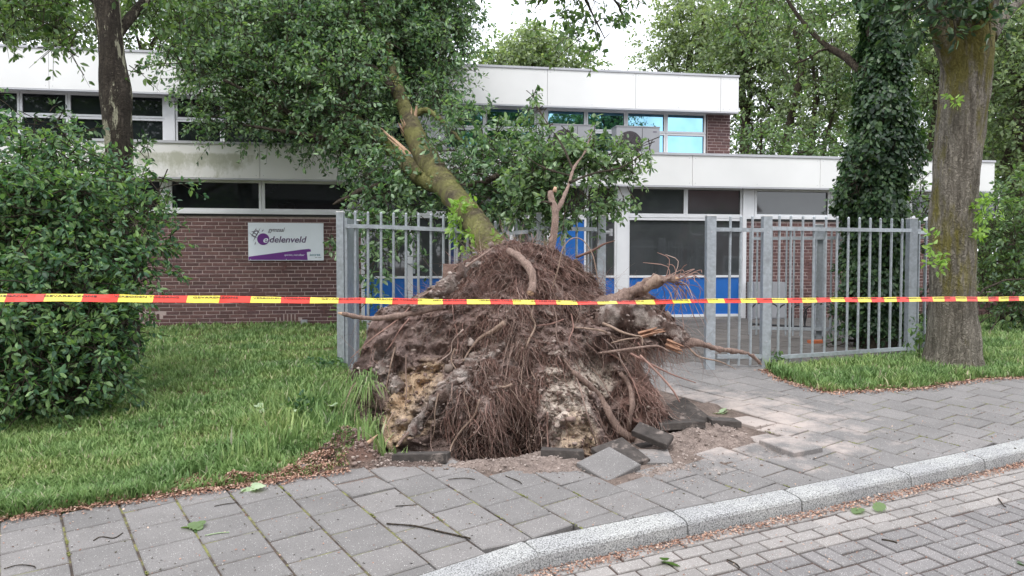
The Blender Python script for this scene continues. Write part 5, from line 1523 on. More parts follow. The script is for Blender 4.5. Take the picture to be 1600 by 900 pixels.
# ------------------------------------------------------------------ sand heaps
def heap(lab, pl, hmax, name='sand_heap', seed=0, tint=(.36, .285, .25), base=-.02):
    P = poly(pl); x0, y0 = P.min(0) - .05; x1, y1 = P.max(0) + .05
    n = 90; X, Y = np.meshgrid(np.linspace(x0, x1, n), np.linspace(y0, y1, n))
    d_ = np.where(inside(P, X, Y), dist(P, X, Y), -dist(P, X, Y))
    prof = np.clip(d_ / .16, -.4, 1); prof = np.where(prof > 0, prof ** .8, prof)
    nz = fbm(X, Y, 5, 4, seed); nz2 = fbm(X, Y, 26, 4, seed + 3)
    Z = G(Y) + base + hmax * prof * (1 + .5 * nz) + .012 * nz2 * (prof > -.1)
    ib = np.arange(n * n).reshape(n, n); kf = (d_[:-1, :-1] > -.06)
    Fa = np.stack([ib[:-1, :-1], ib[:-1, 1:], ib[1:, 1:], ib[1:, :-1]], -1)[kf]
    o = np_mesh(name, np.stack([X, Y, Z], -1).reshape(-1, 3), Fa, M['soil'], smooth=True, vcol=np.tile(np.array(tint), (n * n, 1)))
    tag(o, lab, 'sand heap')
    m_ = (d_ > .0); c = np.argwhere(m_); c = c[rng.integers(0, len(c), int(500 * min(2, m_.mean() * 3)))]
    C = np.stack([X[c[:, 0], c[:, 1]] + rng.normal(0, .01, len(c)), Y[c[:, 0], c[:, 1]] + rng.normal(0, .01, len(c)), Z[c[:, 0], c[:, 1]]], 1)
    o2 = lumps('sand_crumbs', C, .003 + .011 * rng.random(len(c)) ** 3, M['sand'], .8, o); tag(o2, kind='stuff')
    return o
heap('crumbly pinkish sand heap beside the standing tiles right of the root ball', [(1010, 690), (1060, 672), (1095, 664), (1150, 668), (1185, 688), (1160, 697), (1110, 700), (1060, 702)], .085, seed=1)
heap('long low bank of crumbly sand along the front rim of the pit', [(690, 724), (740, 716), (790, 716), (840, 704), (905, 708), (935, 728), (890, 740), (820, 742), (760, 732), (700, 732)], .06, seed=5)
heap('small spill of pink sand at the foot of the ramp-like tile', [(990, 738), (1030, 722), (1075, 716), (1080, 732), (1040, 756), (1010, 762)], .025, seed=8, tint=(.42, .34, .30))
heap('brown earth bank under the soil-caked tile at the pit edge', [(560, 712), (600, 706), (690, 706), (715, 718), (690, 732), (600, 730), (560, 728)], .05, seed=12, tint=(.20, .15, .13))
# crumbs thrown over the paving
def scatter_in(pl, n):
    P = poly(pl); x0, y0 = P.min(0); x1, y1 = P.max(0); out = []
    q = np.stack([rng.uniform(x0, x1, n * 3), rng.uniform(y0, y1, n * 3)], 1); q = q[inside(P, q[:, 0], q[:, 1])][:n]
    return q
q = np.vstack([scatter_in([(480, 745), (700, 735), (940, 745), (1100, 760), (1300, 700), (1200, 660), (1050, 640), (560, 690)], 1800), scatter_in([(560, 700), (1000, 700), (1100, 660), (1100, 735), (700, 740)], 1300)])
S = .003 + .009 * rng.random(len(q)) ** 4
tag(lumps('soil_crumbs', np.stack([q[:, 0], q[:, 1], surf_z(q[:, 0], q[:, 1]) + .003], 1), S, M['sand']), 'loose crumbs of sand and earth strewn over the paving round the pit', kind='stuff')
q = scatter_in([(440, 742), (475, 715), (530, 688), (600, 690), (620, 715), (600, 728)], 1500)
tag(lumps('earth_clods', np.stack([q[:, 0], q[:, 1], ground_z(q[:, 0], q[:, 1]) + .004], 1), .004 + .018 * rng.random(len(q)) ** 4, M['clod']), 'brown clods on the torn lip of earth beside the root ball', kind='stuff')

# ------------------------------------------------------------------ dry leaf litter
def litter(name, C2, z, size, lab, mat='litter'):
    n = len(C2); a, b_, nn_ = rand_frames(n, .5)
    C = np.stack([C2[:, 0], C2[:, 1], z], 1)
    V_, Fa = instance(FLAKE, FLAKE_F, C, a, b_, nn_, size * (.5 + rng.random(n)))
    tag(np_mesh(name, V_, Fa, M[mat], rng.random(n)), lab, kind='stuff')
def along(P, n, spread, bias=0.):
    seg = np.linalg.norm(np.diff(P, axis=0), axis=1); cu = np.r_[0, np.cumsum(seg)]
    s = rng.uniform(0, cu[-1], n); x = np.interp(s, cu, P[:, 0]); y = np.interp(s, cu, P[:, 1])
    i = np.clip(np.searchsorted(cu, s) - 1, 0, len(seg) - 1); t_ = np.diff(P, axis=0)[i] / seg[i][:, None]
    o_ = rng.normal(0, 1, n) * spread + bias
    return np.stack([x - t_[:, 1] * o_, y + t_[:, 0] * o_], 1)
EL = np.vstack([[edge_left[0] + (edge_left[0] - edge_left[1]) * 1.5], edge_left])
q = np.vstack([along(EL, 14000, .06, .06), along(poly([(240, 778), (353, 758), (433, 742), (480, 722), (540, 695)]), 2200, .07, .03)])
litter('leaf_litter', q, np.maximum(surf_z(q[:, 0], q[:, 1]), G(q[:, 1])) + .004 + .012 * rng.random(len(q)), .017, 'strip of dry brown leaf scraps between the lawn and the paving')
KO = KB[2:] + np.array([.09, -.19]) * 1.0
KF = np.array([p + np.array([(KB[min(i+1, len(KB)-1)] - KB[max(i-1, 0)])[1], -(KB[min(i+1, len(KB)-1)] - KB[max(i-1, 0)])[0]]) / np.linalg.norm(KB[min(i+1, len(KB)-1)] - KB[max(i-1, 0)]) * (KW + .045) for i, p in enumerate(KB)])
KFv = KF[1:]
q = along(KFv[:8], 16000, .028, -.025); q = q[beyond_kerb(q[:, 0], q[:, 1], KW + .012)]
litter('gutter_litter', q, .0717 * q[:, 1] + RDZ + .004 + .010 * rng.random(len(q)), .014, 'band of pinkish dry petals and leaf scraps in the gutter along the kerb')
q = scatter_in([(0, 830), (430, 760), (700, 740), (1250, 700), (1600, 610), (1600, 700), (800, 850), (640, 900), (0, 900)], 700)
litter('scattered_petals', q, surf_z(q[:, 0], q[:, 1]) + .004, .012, 'few dry petals scattered over the footway')
q = scatter_in([(900, 900), (1100, 840), (1600, 720), (1600, 900)], 350)
litter('scattered_petals', q, surf_z(q[:, 0], q[:, 1]) + .004, .011, 'few dry petals scattered over the brick street')
Pr = poly([(1196, 578), (1215, 592), (1290, 614), (1440, 607), (1530, 593), (1600, 590)])
q = along(Pr, 2600, .05, -.0); litter('leaf_litter', q, np.maximum(surf_z(q[:, 0], q[:, 1]), G(q[:, 1])) + .006, .022, 'dry scraps along the edge of the small grass patch by the right tree')
q = scatter_in([(0, 830), (430, 760), (700, 745), (1250, 710), (1600, 620), (1600, 700), (800, 850), (640, 900), (0, 900)], 420)
M['bits'] = simple('dark_plant_bits', (.06, .05, .03), .9, .5, 30)
litter('dark_bits', q, surf_z(q[:, 0], q[:, 1]) + .003, .014, 'small dark bark and bud scraps scattered over the footway', 'bits')
# tufts of moss standing in the wider joints
q = rng.uniform([-4, 3.2], [7, 7.5], (9000, 2)); rel = q - ORG; uu = (rel @ rv_) / PT; jd = np.abs(uu - np.round(uu)) * PT
k_ = (jd < .006) & ~inside(pit, q[:, 0], q[:, 1]) & ~inside(lawn_l, q[:, 0], q[:, 1]) & ~inside(lawn_r, q[:, 0], q[:, 1]) & ~beyond_kerb(q[:, 0], q[:, 1], .0)
q = q[k_]; nm = np.array([mnoise.noise(Vector((x_ * 1.5, y_ * 1.5, 2))) for x_, y_ in q]); q = q[nm > .02]
M['moss'] = simple('joint_moss', (.20, .21, .06), .95, .3, 40, .5)
q = np.repeat(q, 14, axis=0) + rng.normal(0, .004, (len(q) * 14, 2)) + rng.normal(0, .022, (len(q) * 14, 1)) * np.array([[dv_[0], dv_[1]]])
tag(lumps('joint_moss', np.stack([q[:, 0], q[:, 1], G(q[:, 1]) - .001], 1), .003 + .003 * rng.random(len(q)), M['moss'], .7), 'yellow-green moss tufts in the joints of the footway', kind='stuff')
# moss and seedlings in joints
q = np.vstack([scatter_in([(430, 790), (800, 745), (1000, 770), (800, 840), (500, 900)], 1), ])

# ------------------------------------------------------------------ twigs and fallen leaves
def twig(lab, pts, r=.004, mat='bark_dark'):
    P = []
    for px, py in pts:
        g_ = gp(px, py); z = float(surf_z(g_.x, g_.y)); P.append(Vector((g_.x, g_.y, z + r + .002)))
    mb = MB(); mb.tube(smooth_path(P, 5), r, 5, 0, r * .3, 60); tag(mb.build('twig', M[mat], None, smooth=True), lab, 'twig', 'twigs on the footway')
twig('longest dark twig curving over the tiles towards the kerb', [(604, 820), (650, 824), (690, 833), (735, 843)], .005)
twig('short forked twig on the tiles near the lower left corner', [(146, 846), (158, 840), (178, 842), (192, 834)], .003)
twig('curved twig at the lower left tile by the picture edge', [(6, 890), (30, 884), (52, 886), (55, 889)], .003)
twig('thin greenish twig left of centre beside a green leaf', [(320, 838), (342, 834), (358, 833)], .003, 'leaf_wilt')
twig('small twig on the tile right of the pale fallen leaf', [(335, 792), (350, 789), (372, 786)], .0025)
twig('dark curved twig below the soil-caked tile', [(700, 750), (725, 748), (742, 750)], .003)
twig('dark twig lying across a joint in front of the pit', [(790, 745), (810, 753), (815, 757)], .0035)
twig('straight thin twig in front of the sandy bank', [(618, 792), (635, 791), (652, 790)], .003)
twig('twig with a hooked end on the street bricks near the kerb', [(1136, 852), (1150, 858), (1156, 864)], .004)
twig('dry twig on the street bricks in the middle of the herring rows', [(1378, 822), (1392, 824), (1402, 827)], .005)
twig('long thin twig at the far right of the street', [(1560, 760), (1568, 770), (1572, 773)], .004)
twig('twig by the lawn edge at the left', [(176, 772), (192, 766), (210, 758)], .004, 'root_pale')
def fallen_leaf(lab, px, py, n, s, mat, lift=.01, group=None):
    g_ = gp(px, py); z = float(surf_z(g_.x, g_.y)); a, b_, nn_ = rand_frames(n, .35)
    C = np.tile(np.array([g_.x, g_.y, z + lift]), (n, 1)) + rng.normal(0, s * .25, (n, 3)) * np.array([1, 1, .12])
    # lobed leaf outline
    k = 14; T = [(0.0, 0, 0)]
    for i in range(k):
        t_ = i / (k - 1); w = (.10 + .28 * math.sin(pi * min(1, t_ * 1.02)) ** .7) * (1.12 if i % 3 == 1 else .72 if i % 3 == 0 else .95)
        T.append((t_, -w, .07 * math.sin(t_ * 3)))
    for i in range(k): T.append((T[1 + i][0], -T[1 + i][1], T[1 + i][2]))
    T.append((1.05, 0, -.03))
    mid = [(i / (k - 1), 0, .0) for i in range(k)]; b0 = len(T); T += mid
    Ff = []
    for i in range(k - 1):
        Ff.append((1 + i, 2 + i, b0 + i + 1, b0 + i)); Ff.append((b0 + i, b0 + i + 1, 1 + k + i + 1, 1 + k + i))
    V_, Fa = instance(np.array(T), Ff, C, a, b_, nn_, np.full(n, s) * rng.uniform(.7, 1.1, n))
    tag(np_mesh('fallen_leaf', V_, Fa, M[mat], np.repeat(rng.random(n), len(Ff))), lab, 'leaf', group)
fallen_leaf('dark green fallen leaf sprig on the paving at lower left', 307, 826, 4, .10, 'leaf_mid')
fallen_leaf('pale green wilted leaf on the tiles by the lawn edge', 388, 766, 4, .12, 'leaf_wilt')
fallen_leaf('green leaf lying against the kerb in the gutter', 1345, 779, 2, .13, 'leaf_mid', .02)
fallen_leaf('small green leaf in the gutter near the bottom edge', 1045, 857, 2, .09, 'leaf_mid')
fallen_leaf('green leaf at the right edge of the street', 1594, 856, 2, .09, 'leaf_mid')
fallen_leaf('pale leaf on the sandy paving behind the leaning dark tile', 1125, 643, 3, .10, 'leaf_wilt')
fallen_leaf('bunch of pale oak leaves lying in the grass', 412, 652, 10, .085, 'leaf_wilt', .07)
fallen_leaf('second pale oak spray in the grass, nearer the root ball', 455, 654, 3, .07, 'leaf_wilt', .06)
fallen_leaf('pale leaves at the lip of torn earth', 517, 650, 5, .075, 'leaf_wilt', .07)
# snapped stick on the torn earth
mb = MB(); P = [at(518, 733, 5.22), at(545, 722, 5.24), at(575, 708, 5.28)]; P = [Vector((p.x, p.y, max(p.z, float(ground_z(p.x, p.y)) + .02))) for p in P]
mb.tube(smooth_path(P, 5), .018, 9, 0, .004, 30); o = tag(mb.build('broken_stick', M['root'], None, smooth=True), 'snapped brown stick lying on the torn earth at the pit edge', 'stick')
mb = MB(); d_ = (P[-1] - P[-2]).normalized(); mb.tube([P[-1] - d_ * .01, P[-1] + d_ * .04, P[-1] + d_ * .09], [.016, .011, .002], 6); mb.build('broken_end', M['torn'], o)

# ------------------------------------------------------------------ grass
def grass(name, lab, P, n, hmin, hmax, w=.0045, extra=None, clump=True):
    x0, y0 = P.min(0); x1, y1 = P.max(0); x0 = max(x0, -9); y0 = max(y0, 3); x1 = min(x1, 14); y1 = min(y1, 16)
    N0 = n * 4; y = 1 / rng.uniform(1 / y1, 1 / y0, N0); x = rng.uniform(-1, 1, N0) * y * .78
    k = inside(P, x, y); x = x[k][:n]; y = y[k][:n]; n = len(x)
    if clump:
        c = fbm(x, y, 3.0, 3, 4.); kk = rng.random(n) < .72 + .9 * c; x, y = x[kk], y[kk]; n = len(x)
    z = ground_z(x, y); hn = fbm(x, y, 1.6, 3, 9.)
    H = rng.uniform(hmin, hmax, n) * (1 + .7 * np.clip(hn, -.6, .9))
    if extra is not None: H *= extra(x, y)
    a = rng.uniform(0, 2*pi, n); lean = rng.normal(.45, .3, n)
    dx, dy = np.cos(a), np.sin(a); W = (w + .00045 * y) * rng.uniform(.6, 1.4, n)
    sx, sy = -dy * W, dx * W
    b_ = np.stack([x, y, z - .005], 1)
    def lv(t_, bend): return b_ + np.stack([dx * H * lean * bend, dy * H * lean * bend, H * t_], 1)
    side = np.stack([sx, sy, np.zeros(n)], 1)
    m1 = lv(.55, .30); tip = lv(.92, 1.0)
    V_ = np.stack([b_ - side, b_ + side, m1 + side * .8, m1 - side * .8, tip], 1).reshape(-1, 3)
    me_f3 = []
    base = np.arange(n) * 5
    Fa = np.concatenate([np.stack([base, base+1, base+2], 1), np.stack([base, base+2, base+3], 1), np.stack([base+3, base+2, base+4], 1)])
    r = rng.random(n) * .9 + .1 * rng.random(n); r = np.clip(r * .86 + .12 * fbm(x, y, 2.3, 3, 20.) + .02, 0, 1)
    dead = rng.random(n) < .05; r[dead] = rng.uniform(.93, 1, dead.sum())
    tag(np_mesh(name, V_, Fa, M['grass'], np.tile(r, 3)), lab, kind='stuff')
lipm = lambda x, y: np.where(inside(lip, x, y), .45, 1.0)
grass('lawn_grass', 'lush green lawn between the street and the brick wall', lawn_l, 190000, .03, .085, extra=lipm)
# taller tufts near the paving and root ball
tuft = poly([(330, 735), (420, 640), (560, 600), (562, 690), (470, 690), (430, 722)])
grass('tall_grass', 'taller grass tufts near the torn earth', tuft, 5000, .10, .22, .005)
tuft2 = poly([(560, 720), (560, 690), (600, 690), (640, 705), (640, 716)])
grass('tall_grass', 'grass tuft hanging over the rim of the pit at its left end', tuft2, 700, .12, .26, .005, clump=False)
grass('verge_grass', 'bright grass patch in front of the right fence and round the right tree', lawn_r, 60000, .04, .11)
# bush-like weeds in the lawn
def plant_low(lab, px, py, n, r, h, mat='leaf_bush', leaf=.06, name='weed', cat='plant', group=None):
    g_ = gp(px, py); e = empty(name, (g_.x, g_.y, g_.z), label=lab, cat=cat, group=group)
    c = [(Vector((0, 0, h * .5)), (r, r, h * .5))]
    C = rng.normal(0, 1, (n, 3)); C /= np.linalg.norm(C, axis=1)[:, None]; C *= (rng.random(n) ** .5)[:, None]
    C = C * np.array([r, r, h * .5]) + np.array([0, 0, h * .55])
    A = C.copy(); A[:, 2] *= .3
    leaves_obj('leaves', M[mat], C, A, 1.0, leaf * (.6 + .7 * rng.random(n)), e)
    mb = MB()
    for i in range(max(3, n // 25)):
        a = rng.integers(0, n); mb.tube([(0, 0, -.03), tuple(C[a] * .5 + np.array([0, 0, .0])), tuple(C[a])], [.004, .003, .0015], 4)
    mb.build('stems', M['bark_dark'], e)
plant_low('low leafy weed in the lawn beside the left fence post', 508, 580, 130, .28, .18, group=None)
plant_low('clump of broad weeds in the grass left of the torn earth', 480, 642, 90, .22, .14, 'leaf_bush', .07)
plant_low('weeds at the foot of the square post between verge and entrance paving', 1207, 572, 110, .16, .20, 'leaf_mid', .05)

# ------------------------------------------------------------------ shrubs
def shrub(lab, base, blobs, mat, per, leaf, spray, count, seed, name='shrub', cat='shrub', group=None, stems=9, simple_leaf=False, gap=0, up=.8, droop=.25):
    e = empty(name, base, label=lab, cat=cat, group=group)
    cb = crown(None, M[mat], blobs, per, leaf, spray, count, simple_leaf, gap, seed, droop, up, name='foliage')
    kids = [cb, bpy.data.objects[[o.name for o in bpy.data.objects if o.name.startswith('twigs') and o.parent is None][-1]]]
    for k in kids: k.parent = e; k.matrix_parent_inverse = Matrix.Translation(-Vector(base))
    mb = MB()
    for i in range(stems):
        c, r = random.choice(blobs); r = r if not hasattr(r, '__len__') else r[0]
        t_ = Vector(c) + Vector((random.gauss(0, r * .4), random.gauss(0, r * .4), random.gauss(0, r * .3)))
        b_ = Vector(base) + Vector((random.gauss(0, .15), random.gauss(0, .15), -.05))
        mb.tube(branch_path(b_, t_, .2, 6), [.024, .02, .017, .014, .011, .008, .005], 6)
    s = mb.build('stems', M['bark_dark'], None, smooth=True); s.parent = e; s.matrix_parent_inverse = Matrix.Translation(-Vector(base))
    return e
bb = cb_list([(20, 290, 7.0, .60), (80, 250, 7.3, .36), (60, 380, 6.8, .70), (20, 480, 6.4, .62), (115, 470, 6.5, .52), (40, 580, 6.1, .46), (130, 545, 6.4, .45), (165, 520, 6.6, .32), (180, 345, 7.1, .46), (110, 330, 7.0, .55), (175, 425, 6.9, .38), (235, 335, 7.3, .22), (262, 295, 7.4, .14), (215, 385, 7.3, .25),
              (110, 610, 6.3, .34), (150, 575, 6.5, .24), (170, 275, 7.5, .32), (215, 290, 7.6, .2), (265, 385, 7.5, .12), (-90, 400, 6.8, .9), (-80, 560, 6.3, .8), (-70, 240, 7.3, .6), (180, 585, 6.6, .16), (20, 225, 7.4, .2), (125, 250, 7.6, .22)])
bs0 = gp(70, 650)
shrub('big leafy green bush filling the left edge of the lawn', (bs0.x, bs0.y + .4, g1(bs0.y)), bb, 'leaf_bush', 300, .064, .22, 13, 21, 'bush', 'bush', stems=26, gap=.12)

# ------------------------------------------------------------------ street trees near the camera
def px_tree(name, lab, pts, rads, mat, amp=.02, n=26, cat='tree', limbs=(), group=None):
    P = [at(*p) for p in pts]; e = empty(name, P[0], label=lab, cat=cat, group=group)
    def ad(o): o.parent = e; o.matrix_parent_inverse = Matrix.Translation(-P[0]); return o
    mb = MB(); mb.tube(smooth_path(P, 10), smooth_vals(rads, 10), n, 0, amp, 7); ad(mb.build('trunk', M[mat], None, smooth=True))
    for lp, lr in limbs:
        mb = MB(); mb.tube(smooth_path([at(*p) for p in lp], 6), smooth_vals(lr, 6), 12, 0, amp * .6, 9); ad(mb.build('limb', M[mat], None, smooth=True))
    return e, ad
def adopt_last(ad, o):
    ad(o)
    for q in reversed(bpy.data.objects):
        if q.name.startswith('twigs') and q.parent is None: ad(q)
# right tree
yR = 8.42
rt, radd = px_tree('street_tree', 'large furrowed tree trunk with yellow-green moss at the right, forking near the top',
    [(1486, 590, yR), (1489, 572, yR), (1490, 545, yR), (1489, 500, yR), (1488, 430, yR), (1489, 350, yR), (1494, 270, yR), (1501, 190, yR), (1508, 120, yR), (1512, 80, yR), (1518, 40, yR), (1526, 0, yR), (1535, -60, yR), (1540, -200, yR)],
    [.38, .325, .275, .245, .235, .235, .24, .245, .255, .255, .235, .22, .21, .18], 'bark_right', .028, 40,
    limbs=[([(1505, 130, yR), (1488, 85, yR - .05), (1470, 30, yR - .1), (1455, -30, yR - .1), (1440, -120, yR)], [.16, .15, .13, .12, .1]),
           ([(1545, 60, 8.5), (1575, 20, 8.9), (1620, -20, 9.3)], [.08, .06, .04])])
adopt_last(radd, crown(None, M['leaf_dark'], cb_list([(1470, 15, 7.9, .28), (1440, 30, 8.1, .25), (1495, 40, 7.9, .18), (1530, 20, 8.0, .2), (1410, 20, 8.3, .2), (1480, -40, 8, .5), (1560, -20, 8, .4), (1390, -10, 8.4, .35)]), 150, .10, .22, 9, seed=31))
for q_ in cb_list([(1537, 325, 8.2, .10), (1528, 360, 8.15, .06), (1488, 152, 8.1, .05), (1462, 375, 8.1, .04), (1458, 420, 8.1, .05), (1475, 395, 8.1, .03)]): radd(crown(None, M['leaf_fresh'], [q_], 5000, .07, .1, 6, gap=-.4, seed=32, twigs=False, name='fresh_leaves'))
plant_low('leafy seedling growing at the foot of the right street tree', 1477, 572, 46, .13, .42, 'leaf_mid', .08)
plant_low('broad-leaved shoots between the end fence post and the right tree', 1437, 568, 90, .20, .55, 'leaf_mid', .08)
# left tree in front of the building
yL2 = 9.0
lt, ladd = px_tree('street_tree', 'dark-barked tree with pale flaking patches rising behind the left bush',
    [(196, 560, yL2), (194, 500, yL2), (192, 400, yL2), (189, 300, yL2), (187, 240, yL2), (184, 190, yL2), (182, 150, yL2), (176, 105, yL2), (171, 50, yL2), (167, 0, yL2), (162, -80, yL2), (158, -220, yL2)],
    [.21, .17, .15, .145, .15, .165, .18, .155, .14, .135, .13, .1], 'bark_left', .018, 26,
    limbs=[([(176, 60, yL2), (230, 0, 9.4), (290, -40, 9.8)], [.07, .05, .03]), ([(168, 10, yL2), (100, -30, 9.2), (20, -60, 9.5)], [.07, .05, .03])])
adopt_last(ladd, crown(None, M['leaf_mid'], cb_list([(30, 10, 9.5, .42), (80, 40, 9.3, .32), (130, 15, 9.2, .32), (75, 75, 9.3, .16), (110, 80, 9.3, .10), (215, 30, 9.4, .26), (240, 70, 9.5, .22), (280, 40, 9.8, .35), (215, 112, 9.3, .12), (270, 95, 9.6, .20), (-40, 20, 9.4, .5), (330, 20, 10, .4), (60, -40, 9.4, .6), (240, -40, 9.6, .7), (12, 50, 9.3, .18)]), 95, .09, .26, 10, gap=.15, seed=41))
adopt_last(ladd, crown(None, M['leaf_dark'], cb_list([(210, 238, 8.8, .10), (230, 235, 8.8, .08), (60, 205, 8.4, .22), (110, 215, 8.4, .2), (90, 190, 8.4, .14), (140, 205, 8.5, .12)]), 420, .08, .16, 8, gap=-.2, seed=42, name='low_sprays'))
# overhanging branch at the top centre
ob, oadd = px_tree('overhanging_tree', 'leafy branch hanging into view at the top centre against the white sky',
    [(700, -420, 8.0), (760, -250, 8.2), (860, -120, 8.5), (900, -40, 8.7)], [.12, .09, .06, .03], 'bark_dark', .01, 10,
    limbs=[([(895, -45, 8.7), (925, 20, 8.8), (945, 60, 8.8)], [.025, .014, .006]), ([(880, -80, 8.6), (850, -10, 8.7), (835, 15, 8.7)], [.02, .012, .005]), ([(900, -40, 8.7), (960, 0, 8.9), (980, 45, 8.9)], [.02, .012, .005])])
adopt_last(oadd, crown(None, M['leaf_mid'], cb_list([(880, 15, 8.7, .30), (925, 35, 8.8, .30), (955, 60, 8.8, .22), (900, 62, 8.8, .15), (850, -5, 8.7, .24), (950, 5, 8.9, .28), (975, 30, 8.9, .12), (920, 85, 8.8, .10), (900, -60, 8.8, .6), (990, 2, 9, .12)]), 110, .085, .22, 9, gap=.1, seed=51))
adopt_last(oadd, crown(None, M['leaf_mid'], cb_list([(1040, 20, 10.4, .4), (1110, 25, 10.6, .5), (1180, 30, 10.8, .5), (1250, 20, 11, .5), (1010, 60, 10.4, .14), (1090, 75, 10.6, .3), (1170, 90, 10.8, .35), (1240, 80, 11, .35)]), 40, .09, .28, 10, gap=.15, seed=52, name='thin_foliage')) if False else None
# ivy-clad tree behind the right fence
yI = 10.2
it, iadd = px_tree('ivy_clad_tree', 'tall tree trunk wrapped thickly in dark ivy behind the right fence',
    [(1368, 560, yI), (1368, 450, yI), (1370, 330, yI), (1374, 220, yI), (1380, 120, yI), (1378, 40, yI), (1372, -40, yI), (1366, -200, yI)], [.28, .24, .21, .2, .19, .19, .18, .16], 'bark_dark', .02, 20,
    limbs=[([(1365, 130, yI), (1325, 92, yI + .3), (1295, 74, yI + .5), (1268, 50, yI + .7), (1240, 15, yI + 1), (1225, -10, yI + 1.1)], [.07, .055, .045, .035, .028, .022]),
           ([(1295, 76, yI + .5), (1280, 80, yI + .4), (1262, 92, yI + .4), (1240, 100, yI + .5)], [.022, .015, .01, .006]), ([(1380, 60, yI), (1400, 20, 10.4), (1440, -20, 10.8)], [.07, .05, .04])])
def ivy(path, rad, n, mat, ad, leafs=.068, name='ivy'):
    P = smooth_path([at(*p) for p in path], 8); R_ = smooth_vals(rad, 8)
    k = rng.integers(0, len(P) - 1, n); t_ = rng.random(n)
    A0 = np.array([tuple(p) for p in P]); c = A0[k] + (A0[k+1] - A0[k]) * t_[:, None]; rr = np.array(R_)[k]
    a = rng.uniform(0, 2*pi, n); nz = np.array([mnoise.noise(Vector((a_ * .8, q[2] * 1.6, 3))) + .6 * mnoise.noise(Vector((a_ * 2.5, q[2] * 4.5, 8))) for a_, q in zip(a, c)])
    rr = rr * (1 + .60 * nz) * (.72 + .35 * rng.random(n) ** .5)
    out = np.stack([np.cos(a), np.sin(a), np.zeros(n)], 1); C = c + out * rr[:, None]
    A = np.tile(np.array([0, 0, -1.]), (n, 1)) + out * .5 + rng.normal(0, .5, (n, 3)); A /= np.linalg.norm(A, axis=1)[:, None]
    Nn = out + rng.normal(0, .45, (n, 3)); Nn[:, 2] += .35; Nn -= A * (A * Nn).sum(1)[:, None]; Nn /= np.linalg.norm(Nn, axis=1)[:, None]
    T = LEAF6.copy(); T[:, 1] *= 1.5
    V_, Fa = instance(T, LEAF6_F, C, A, np.cross(Nn, A), Nn, leafs * (.6 + .7 * rng.random(n)))
    ad(np_mesh(name, V_, Fa, M[mat], np.repeat(rng.random(n), 6)))
ivy([(1366, 520, yI), (1366, 400, yI), (1366, 330, yI), (1372, 240, yI), (1382, 150, yI), (1380, 60, yI), (1372, -30, yI), (1366, -120, yI)], [.36, .37, .42, .42, .33, .25, .23, .24], 30000, 'leaf_dark', iadd)
adopt_last(iadd, crown(None, M['leaf_dark'], cb_list([(1350, 245, 10.0, .26), (1335, 285, 9.9, .24), (1345, 105, 10.1, .18), (1395, 40, 10.1, .2), (1330, 120, 10, .12)]), 420, .085, .18, 9, gap=-.1, seed=61, name='ivy_sprays'))
adopt_last(iadd, crown(None, M['leaf_mid'], cb_list([(1260, 30, 11.0, .35), (1220, 60, 11.2, .30), (1190, 20, 11.4, .35), (1150, 40, 11.6, .3), (1280, 110, 10.8, .25), (1240, 110, 11, .25), (1300, 30, 10.8, .3), (1330, 0, 10.6, .35), (1100, 20, 11.8, .3), (1420, 0, 10.6, .4), (1200, -30, 11.4, .8), (1320, -50, 11, .7), (1445, 60, 10.6, .2)]), 62, .08, .26, 9, gap=.2, seed=62, name='crown'))
# shrubs beneath it
q0 = gp(1370, 535)
shrub('dark undergrowth and saplings at the foot of the ivy-clad tree', (q0.x, 10.3, g1(10.3)), cb_list([(1345, 400, 10.4, .30), (1330, 470, 10.3, .30), (1375, 480, 10.2, .38), (1415, 480, 10.2, .32), (1360, 530, 10.1, .26), (1400, 535, 10, .26), (1320, 530, 10.2, .18), (1430, 400, 10.3, .26), (1290, 540, 10.2, .12), (1425, 530, 9.9, .2)]), 'leaf_dark', 230, .075, .2, 10, 71, 'undergrowth_shrub', 'shrub', stems=8)
shrub('mid-green shrub reaching over the top of the right fence', (q0.x + .4, 10.6, g1(10.6)), cb_list([(1400, 320, 10.5, .28), (1440, 320, 10.6, .30), (1360, 330, 10.3, .2), (1425, 355, 10.5, .22), (1475, 300, 10.8, .3), (1445, 280, 10.9, .22)]), 'leaf_mid', 160, .075, .22, 10, 72, 'shrub', stems=6)
q1 = gp(1570, 505)
shrub('dense green shrub right of the mossy trunk in front of a low brick wall', (q1.x, 13.0, g1(13.)), cb_list([(1560, 360, 12.8, .65), (1600, 390, 12.6, .7), (1545, 430, 12.7, .5), (1590, 450, 12.5, .5), (1660, 400, 12.6, .9), (1530, 340, 13, .5), (1620, 330, 13, .7), (1590, 310, 13.4, .5)]), 'leaf_mid', 70, .085, .28, 11, 73, 'shrub', stems=8)
shrub('dark low shrub at the right edge above the grass bank', (gp(1585, 560).x, 11.0, g1(11.)), cb_list([(1590, 480, 11.6, .35), (1550, 485, 11.8, .25), (1640, 480, 11.5, .5), (1560, 465, 12, .3)]), 'leaf_dark', 130, .07, .22, 10, 74, 'shrub', stems=5)

